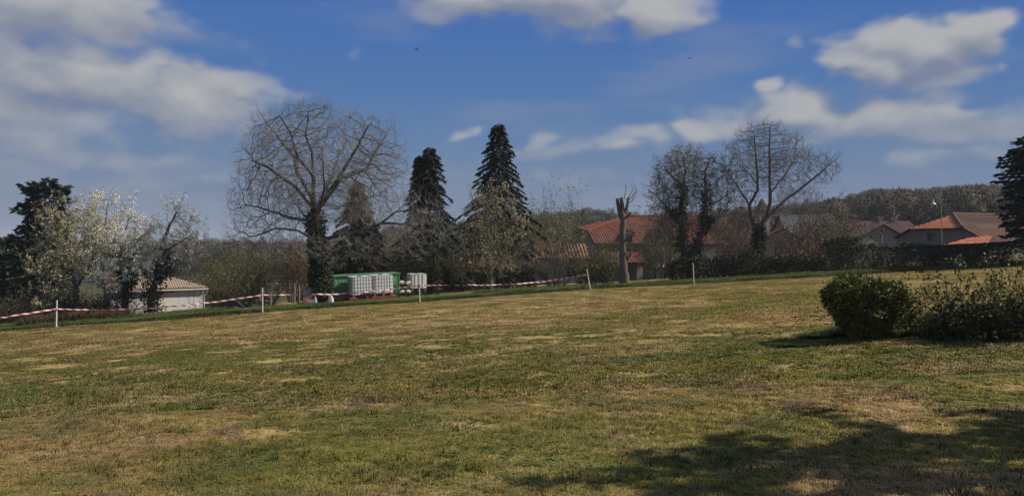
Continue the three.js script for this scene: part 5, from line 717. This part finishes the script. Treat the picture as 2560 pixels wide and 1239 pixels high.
// ───────────────────────── near shrubs ─────────────────────────
{
  const D = 14, base = onGround(2180, D), k = D / F, r0 = rngOf(400);
  const rowW = [[850, 2165, 18], [820, 2162, 55], [790, 2160, 78], [760, 2165, 95], [735, 2168, 105], [710, 2165, 104], [690, 2165, 92], [676, 2165, 60]];
  const prof = (y) => { const py = lerp(850, 676, y); let i = 0; while (i < rowW.length - 2 && py < rowW[i + 1][0]) i++; const t = clamp((rowW[i][0] - py) / (rowW[i][0] - rowW[i + 1][0])); return [lerp(rowW[i][1], rowW[i + 1][1], t), lerp(rowW[i][2], rowW[i + 1][2], t)]; };
  leafMass({ name: 'clipped_bush', label: 'rounded dense green bush casting a shadow on the near grass', category: 'bush', pos: base, seed: 401, h: 1.2, n: 17000, len: 0.062, wid: 0.034, cols: [[0.11, 0.135, 0.03], [0.14, 0.15, 0.034], [0.085, 0.11, 0.028], [0.2, 0.18, 0.05]], stemsAt: [[-0.12, 0], [0.02, 0.08], [-0.2, -0.08], [0.1, -0.05], [-0.05, 0.1]],
    shape: (r) => { const q = rdir(r), y = clamp(0.5 + q[1] * 0.5 + (r() - 0.5) * 0.06, 0.02, 1.02), [cx, w] = prof(clamp(y)), a = Math.atan2(q[2], q[0]), lump = 0.72 + 0.6 * fbm3(q[0] * 2.8 + 7, q[1] * 2.8, q[2] * 2.8, 4), R = w * 0.88 * k * lump * (r() < 0.72 ? 0.86 + 0.18 * r() : 0.4 + 0.5 * r()), x = (cx - 2180) * k + Math.cos(a) * R, yy = y * 154 * k * (0.86 + 0.26 * fbm3(q[0] * 3.4, 5, q[2] * 3.4, 3)); return [[x, Math.max(0.01, yy), Math.sin(a) * R * 0.9], unit(Math.cos(a), q[1] * 0.8 + 0.25, Math.sin(a))]; } });
  shrub({ name: 'shrub', label: 'stray leafy shoots sticking out of the top of the rounded bush', px: 2162, D: 14, h: 1.0, stems: 26, foot: 0.12, open: 0.75, seed: 409, r: 0.009, bark: [0.1, 0.08, 0.05], kids: 1, ratio: 0.35, up: 0.04, rmin: 0.003, foliage: [leafy([[0.11, 0.135, 0.03], [0.14, 0.15, 0.034], [0.2, 0.18, 0.05]], 0.9, 2, 0.055, 0.03, 0.04)] });
  shrub({ name: 'shrub', label: 'wispy leafy shoots growing out of the right side of the rounded bush', px: 2255, D: 14.1, h: 0.7, stems: 10, foot: 0.18, open: 0.5, seed: 402, r: 0.008, bark: [0.1, 0.08, 0.05], kids: 2, ratio: 0.45, rmin: 0.003, foliage: [leafy([[0.07, 0.085, 0.024], [0.1, 0.1, 0.03]], 0.8, 2, 0.05, 0.028, 0.04)] });
  const near = [[2395, 13.6, 0.72, 0.32, 12, 403, 'loose elder shrub right of the wooden stake'], [2455, 13.2, 0.85, 0.3, 14, 404, 'tall loose shrub in the middle of the thicket at the right edge'], [2520, 12.8, 0.9, 0.36, 16, 405, 'bushy shrub cut by the right edge of the picture'], [2610, 12.5, 1.1, 0.4, 14, 406, 'leafy shrub just beyond the right edge'], [2335, 13.8, 0.4, 0.2, 9, 407, 'low leafy growth between the rounded bush and the stake']];
  for (const [px, d2, h, w, stems, seed, label] of near) shrub({ name: 'shrub', label, px, D: d2, h, stems, foot: w, open: 0.55, seed, r: 0.01, bark: [0.1, 0.075, 0.052], kids: 2, ratio: 0.45, fork: 0.8, rmin: 0.0032, up: 0.1, foliage: [leafy([[0.085, 0.11, 0.036], [0.1, 0.125, 0.042], [0.068, 0.09, 0.03], [0.13, 0.14, 0.056]], 0.5, 1, 0.06, 0.036, 0.035)] });
  for (const [pts, seed, label] of [[[[2380, 790], [2370, 720], [2340, 690], [2290, 688]], 410, 'long leafy shoot arching left over the field'], [[[2420, 800], [2405, 720], [2395, 660], [2392, 645]], 411, 'upright leafy shoot in front of the clipped black hedge'], [[[2500, 800], [2490, 720], [2475, 660], [2470, 640]], 412, 'upright leafy shoot beside the dark yew'], [[[2560, 800], [2545, 700], [2540, 640], [2545, 620]], 413, 'leafy shoot at the right edge before the yew']]) {
    const d3 = 13.3, b = onGround(pts[0][0], d3), o = thing('shoot', label, 'shoot', b, 0, 'long shoots of the near shrubs'), r = rngOf(seed), st = new GB(), lf = new GB(), cv = new THREE.CatmullRomCurve3(pts.map(([x, y]) => at(x, y, d3).sub(b))), P = []; cv.points[0].y = -0.03; for (let i = 0; i <= 16; i++) { const q = cv.getPoint(i / 16); P.push([q.x, q.y, q.z + 0.05 * Math.sin(i)]); }
    st.tube(P, P.map((_, i) => lerp(0.009, 0.003, i / 16)), 5, [0.14, 0.1, 0.07]); for (let i = 6; i <= 16; i++) for (let m = 0; m < 7; m++) { const q = rdir(r), e = [P[i][0] + q[0] * 0.1, P[i][1] + q[1] * 0.06, P[i][2] + q[2] * 0.1]; if (m === 0) st.tube([P[i], e], [0.003, 0.002], 3, [0.13, 0.11, 0.06]); addLeaf(lf, r, e, q, 0.062, 0.036, vary(r, pick(r, [[0.11, 0.13, 0.05], [0.09, 0.11, 0.035], [0.15, 0.16, 0.08]]), 0.2), 0.1); }
    part('stem', st, M.bark, o); part('leaves', lf, M.leaf, o);
  }
  hedge('low dark bramble growth under the loose shrubs at the right edge', 2345, 2640, 13.4, 0.42, 0.5, [[0.055, 0.075, 0.026], [0.075, 0.095, 0.03], [0.07, 0.065, 0.035]], 5200, 420, { name: 'bramble_thicket', category: 'thicket', len: 0.055, wid: 0.032, D2: 12.4 });
  const sk = thing('wooden_stake', 'short weathered stake standing between bush and shrubs', 'stake', onGround(2322, 13.7), 0.3), g = new GB(); g.tube([[0, -0.1, 0], [0.005, 0.2, 0], [-0.005, 0.42, 0]], [0.018, 0.016, 0.014], 7, [0.17, 0.14, 0.1]); part('shaft', g, M.bark, sk); const tp = new GB(); tp.tube([[-0.005, 0.418, 0], [-0.006, 0.432, 0]], [0.0145, 0.006], 7, [0.25, 0.2, 0.14]); part('top', tp, M.bark, sk);
  const tb = thing('trough', 'black rubber trough half hidden under the loose shrubs', 'trough', onGround(2392, 13.9), 0.1), lg = new THREE.LatheGeometry([[0.001, 0.02], [0.24, 0.0], [0.27, 0.03], [0.33, 0.26], [0.35, 0.27], [0.345, 0.285], [0.32, 0.28], [0.26, 0.05], [0.001, 0.05]].map(([x, y]) => new THREE.Vector2(x, y)), 28); part('shell', lg, new THREE.MeshStandardMaterial({ color: 0x1b1c1f, roughness: 0.55, side: THREE.DoubleSide }), tb); const rim = new THREE.TorusGeometry(0.345, 0.014, 8, 30); rim.rotateX(Math.PI / 2); rim.translate(0, 0.28, 0); part('rim', rim, new THREE.MeshStandardMaterial({ color: 0x202226, roughness: 0.5 }), tb);
}

// ───────────────────────── grass ─────────────────────────
function tuft(n, R, h, w, lean, seed, bend = true) {
  const r = rngOf(seed), gb = new GB();
  for (let k = 0; k < n; k++) {
    const a = r() * 6.283, q = Math.sqrt(r()) * R, x = Math.cos(a) * q, z = Math.sin(a) * q, b = r() * 6.283, l = lean * (0.3 + r()), H = h * (0.5 + 0.7 * r()), dx = Math.cos(b) * l * H, dz = Math.sin(b) * l * H, sx = -Math.sin(b + r()) * w / 2, sz = Math.cos(b + r()) * w / 2, c = vary(r, [1, 1, 1], 0.3), nx = Math.cos(b) * 0.4, nz = Math.sin(b) * 0.4;
    if (bend) { const i = gb.v(x - sx, -0.01, z - sz, nx, 0.9, nz, c), j = gb.v(x + sx, -0.01, z + sz, nx, 0.9, nz, c), m = gb.v(x + dx * 0.4 - sx * 0.8, H * 0.62, z + dz * 0.4 - sz * 0.8, nx, 0.9, nz, c), o = gb.v(x + dx * 0.4 + sx * 0.8, H * 0.62, z + dz * 0.4 + sz * 0.8, nx, 0.9, nz, c), t = gb.v(x + dx, H * (1 - 0.25 * l), z + dz, nx, 0.9, nz, c); gb.i.push(i, j, m, j, o, m, m, o, t); }
    else { const i = gb.v(x - sx, -0.01, z - sz, nx, 0.9, nz, c), j = gb.v(x + sx, -0.01, z + sz, nx, 0.9, nz, c), t = gb.v(x + dx, H, z + dz, nx, 0.9, nz, c); gb.i.push(i, j, t); }
  }
  return gb.geo();
}
const lawnY = (x, z) => groundY(x, z) + 0.03 + (fbm2(x * 1.4, z * 1.4, 2) - 0.5) * 0.024;
const grassMat = new THREE.MeshPhysicalMaterial({ vertexColors: true, roughness: 0.9, specularIntensity: 0.12, side: THREE.DoubleSide });
function sow(name, label, geo, spots, category = 'grass') {      // spots: [x, y, z, scale, scaleY, turn, colour]
  const im = new THREE.InstancedMesh(geo, grassMat, spots.length), m = new THREE.Matrix4(), q = new THREE.Quaternion(), col = new THREE.Color(), up = V(0, 1, 0), p = V(0, 0, 0), s = V(1, 1, 1);
  spots.forEach(([x, y, z, a, b, t, c], i) => { q.setFromAxisAngle(up, t); m.compose(p.set(x, y, z), q, s.set(a, b, a)); im.setMatrixAt(i, m); im.setColorAt(i, col.setRGB(c[0], c[1], c[2])); });
  im.name = name; im.userData = { kind: 'stuff', label, category }; im.castShadow = im.receiveShadow = true; scene.add(im);
}
{
  const r = rngOf(500), field = (z0, z1, per, f) => { const out = []; const n = Math.round(per * (z1 - z0) * 1.32 * (z0 + z1) / 2); for (let k = 0; k < n; k++) { const z = Math.sqrt(lerp(z0 * z0, z1 * z1, r())), x = (r() * 2 - 1) * (0.68 * z + 1.2); const e = f(x, -z); if (e) out.push(e); } return out; };
  const ok = (x, z) => z > edgeZ(x) - 0.2;
  const blade = (x, z, s, hs) => { if (!ok(x, z)) return null; const c = turf(x, z), k = (0.62 + 0.95 * r() ** 1.3) * (0.8 + 0.4 * noise2(x * 14, z * 14)), g = r() < 0.12 ? [1.5, 1.25, 1.5] : [1, 1, 1], hh = hs * (1 - 0.65 * c[3]) * (0.35 + 0.6 * noise2(x * 1.1 + 60, z * 1.1) + 0.6 * noise2(x * 11, z * 11 + 30)); return [x, lawnY(x, z), z, s * (0.8 + 0.4 * r()), hh, r() * 6.283, [c[0] * k * 1.2 * g[0], c[1] * k * 1.2 * g[1], c[2] * k * 1.1 * g[2]]]; };
  sow('near_grass', 'short mown grass blades in the foreground', tuft(8, 0.03, 0.05, 0.006, 1.2, 1), field(4.3, 9.6, 2500, (x, z) => blade(x, z, 1, 1)));
  sow('middle_grass', 'short mown grass blades in the middle of the field', tuft(8, 0.07, 0.04, 0.009, 1.3, 2), field(8.8, 19.5, 1050, (x, z) => blade(x, z, 1, 0.9)));
  sow('far_grass', 'short mown grass blades at the far side of the field', tuft(20, 0.26, 0.034, 0.014, 1.3, 3, false), field(19, 50, 130, (x, z) => blade(x, z, 1, 1)));
  // clover and weed rosettes
  const ros = new GB(), rr = rngOf(9); for (let k = 0; k < 11; k++) { const a = rr() * 6.283, t = 0.25 + 0.5 * rr(), d = unit(Math.cos(a), t, Math.sin(a)), q = rdir(rr); ros.leaf(d[0] * 0.01, 0, d[2] * 0.01, d[0], d[1], d[2], q[0] * 0.3, 1, q[2] * 0.3, 0.022 + 0.026 * rr(), 0.012 + 0.008 * rr(), vary(rr, [1, 1, 1], 0.3)); }
  sow('clover_patches', 'dark green clover and weeds in the foreground turf', ros.geo(), field(4.3, 17, 420, (x, z) => { const t = fbm2(x * 1.25 + 44, z * 1.25 + 61, 4); if (!ok(x, z) || t + r() * 0.3 < 0.74) return null; const s = 0.8 + 0.8 * r(), k = 0.75 + 0.5 * r(); return [x, lawnY(x, z), z, s, s, r() * 6.283, [0.085 * k, 0.1 * k, 0.022 * k]]; }), 'clover');
  const wd = new GB(), r2 = rngOf(19); for (let k = 0; k < 9; k++) { const a = k * 0.7 + r2() * 0.3, d = unit(Math.cos(a), 0.18 + 0.3 * r2(), Math.sin(a)), q = rdir(r2); wd.leaf(0, 0, 0, d[0], d[1], d[2], q[0] * 0.3, 1, q[2] * 0.3, 0.06 + 0.05 * r2(), 0.018 + 0.012 * r2(), vary(r2, [1, 1, 1], 0.25)); }
  sow('weed_rosettes', 'broad-leaved weed rosettes in clusters in the near turf', wd.geo(), field(4.3, 13, 150, (x, z) => { const t = fbm2(x * 0.7 + 144, z * 0.7 + 161, 3); if (t + r() * 0.2 < 0.72) return null; const s = 0.5 + 0.7 * r(), k = 0.75 + 0.5 * r(); return [x, lawnY(x, z) + 0.012, z, s, s, r() * 6.283, [0.085 * k, 0.11 * k, 0.028 * k]]; }), 'weed');
  const tf = tuft(11, 0.035, 0.085, 0.0055, 0.9, 41);
  sow('taller_tufts', 'scattered taller grass tufts missed by the mower', tf, field(4.3, 14, 190, (x, z) => { const t = fbm2(x * 1.9 + 7, z * 1.9 + 5, 3); if (t + r() * 0.25 < 0.7) return null; const c = turf(x, z), k = 0.8 + 0.7 * r(); return [x, lawnY(x, z), z, 0.7 + 0.7 * r(), 0.6 + 0.6 * r(), r() * 6.283, [c[0] * k, c[1] * k * 1.08, c[2] * k]]; }));
  // clippings: dry stems lying on the turf
  const dry = tuft(12, 0.1, 0.05, 0.005, 2.6, 12);
  sow('dry_stems', 'straw-coloured dry stems lying on the turf', dry, field(4.3, 26, 62, (x, z) => { const t = fbm2(x * 0.8 + 11, z * 0.8 + 90, 4); if (!ok(x, z) || t + r() * 0.25 < 0.6) return null; const k = 0.7 + 0.6 * r(); return [x, lawnY(x, z), z, 0.8 + 0.5 * r(), 0.6, r() * 6.283, [0.3 * k, 0.215 * k, 0.11 * k]]; }), 'grass');
  // tall grass along the far edge
  const tall = [tuft(26, 0.22, 0.36, 0.016, 0.55, 21), tuft(22, 0.2, 0.5, 0.014, 0.6, 22)], rows = [[], []];
  for (let k = 0; k < 26000; k++) { const x = lerp(-34, 36, r()), b = r(), back = b * (x < -4 ? 7.5 : 6.5) - 0.2, z = edgeZ(x) - back; if (Math.abs(x) > -z * 0.72 + 1) continue; const n = fbm2(x * 0.5, z * 0.5, 3), kind = back > 1.5 && r() < 0.12 ? 1 : 0, hs = (0.22 + 0.6 * n) * sstep(-0.3, 1.0, back) * (x > -14 && x < -2 && back > 2 ? 0.42 : 1), q = 0.75 + 0.5 * r(), dryish = r() < 0.08; rows[kind].push([x, groundY(x, z) + 0.02, z, 0.9 + 0.4 * r(), hs, r() * 6.283, dryish ? [0.2 * q, 0.15 * q, 0.075 * q] : [lerp(0.07, 0.115, n) * q, lerp(0.115, 0.14, n) * q, 0.034 * q]]); }
  for (let k = 0; k < 200; k++) { const x = lerp(-20.2, -17.4, r()), z = edgeZ(x) - 3 - 2 * r(), q = 0.7 + 0.6 * r(); rows[1].push([x, groundY(x, z), z, 1, 0.8 + 0.7 * r(), r() * 6.283, [0.22 * q, 0.15 * q, 0.085 * q]]); }
  sow('verge_grass', 'long uncut green grass along the far edge of the field', tall[0], rows[0]); sow('verge_stems', 'longer dry grass stems in the verge', tall[1], rows[1]);
  // long grass round the near shrubs
  const ng = tuft(20, 0.09, 0.2, 0.005, 0.7, 31), nr = [];
  const ridge = [[2000, 872, 0.3, 0.5], [2060, 850, 0.5, 0.8], [2120, 845, 0.6, 1], [2180, 850, 0.7, 1], [2250, 842, 0.8, 1.1], [2320, 830, 0.8, 1.1], [2400, 828, 0.8, 1.1], [2480, 825, 0.8, 1.1], [2560, 822, 0.9, 1.1], [2660, 820, 1, 1.1]];
  for (const [px, py, w, hs] of ridge) { let d = 13.5; for (let i = 0; i < 6; i++) d = (EYE - groundY(wx(px, d), -d)) / ((py - HZ) / F); for (let k = 0; k < 330; k++) { const x = wx(px, d) + (r() - 0.5) * 0.75, z = -d - (r() - 0.3) * w * 1.6, q = 0.75 + 0.5 * r(); nr.push([x, lawnY(x, z), z, 0.8 + 0.5 * r(), hs * (0.35 + 0.75 * noise2(x * 2.5, z * 2.5)), r() * 6.283, r() < 0.1 ? [0.2 * q, 0.15 * q, 0.08 * q] : [0.08 * q, 0.115 * q, 0.03 * q]]); } }
  sow('shrub_side_grass', 'long grass round the feet of the near shrubs', ng, nr);
  // daisies
  const da = new GB(); for (let k = 0; k < 7; k++) { const a = k * 0.9; da.leaf(0, 0.05, 0, Math.cos(a), 0.12, Math.sin(a), 0, 1, 0, 0.014, 0.009, [0.85, 0.85, 0.82]); } da.leaf(-0.004, 0.053, 0, 1, 0, 0, 0, 1, 0, 0.009, 0.008, [0.7, 0.5, 0.06]); da.tube([[0, 0, 0], [0, 0.05, 0]], [0.001, 0.001], 3, [0.1, 0.14, 0.04]);
  sow('daisies', 'tiny white daisies sprinkled over the field', da.geo(), field(9, 40, 1.3, (x, z) => (ok(x, z) && fbm2(x * 0.4 + 300, z * 0.4, 3) + r() * 0.2 > 0.66 ? [x, lawnY(x, z), z, 0.7 + r() * 0.5, 1, r() * 6.283, [0.85, 0.85, 0.82]] : null)), 'flower');
}

scene.fog = new THREE.FogExp2(new THREE.Color(0.8, 0.88, 1.0), 0.0003);
renderer.setSize(1024, 495);
renderer.render(scene, camera);
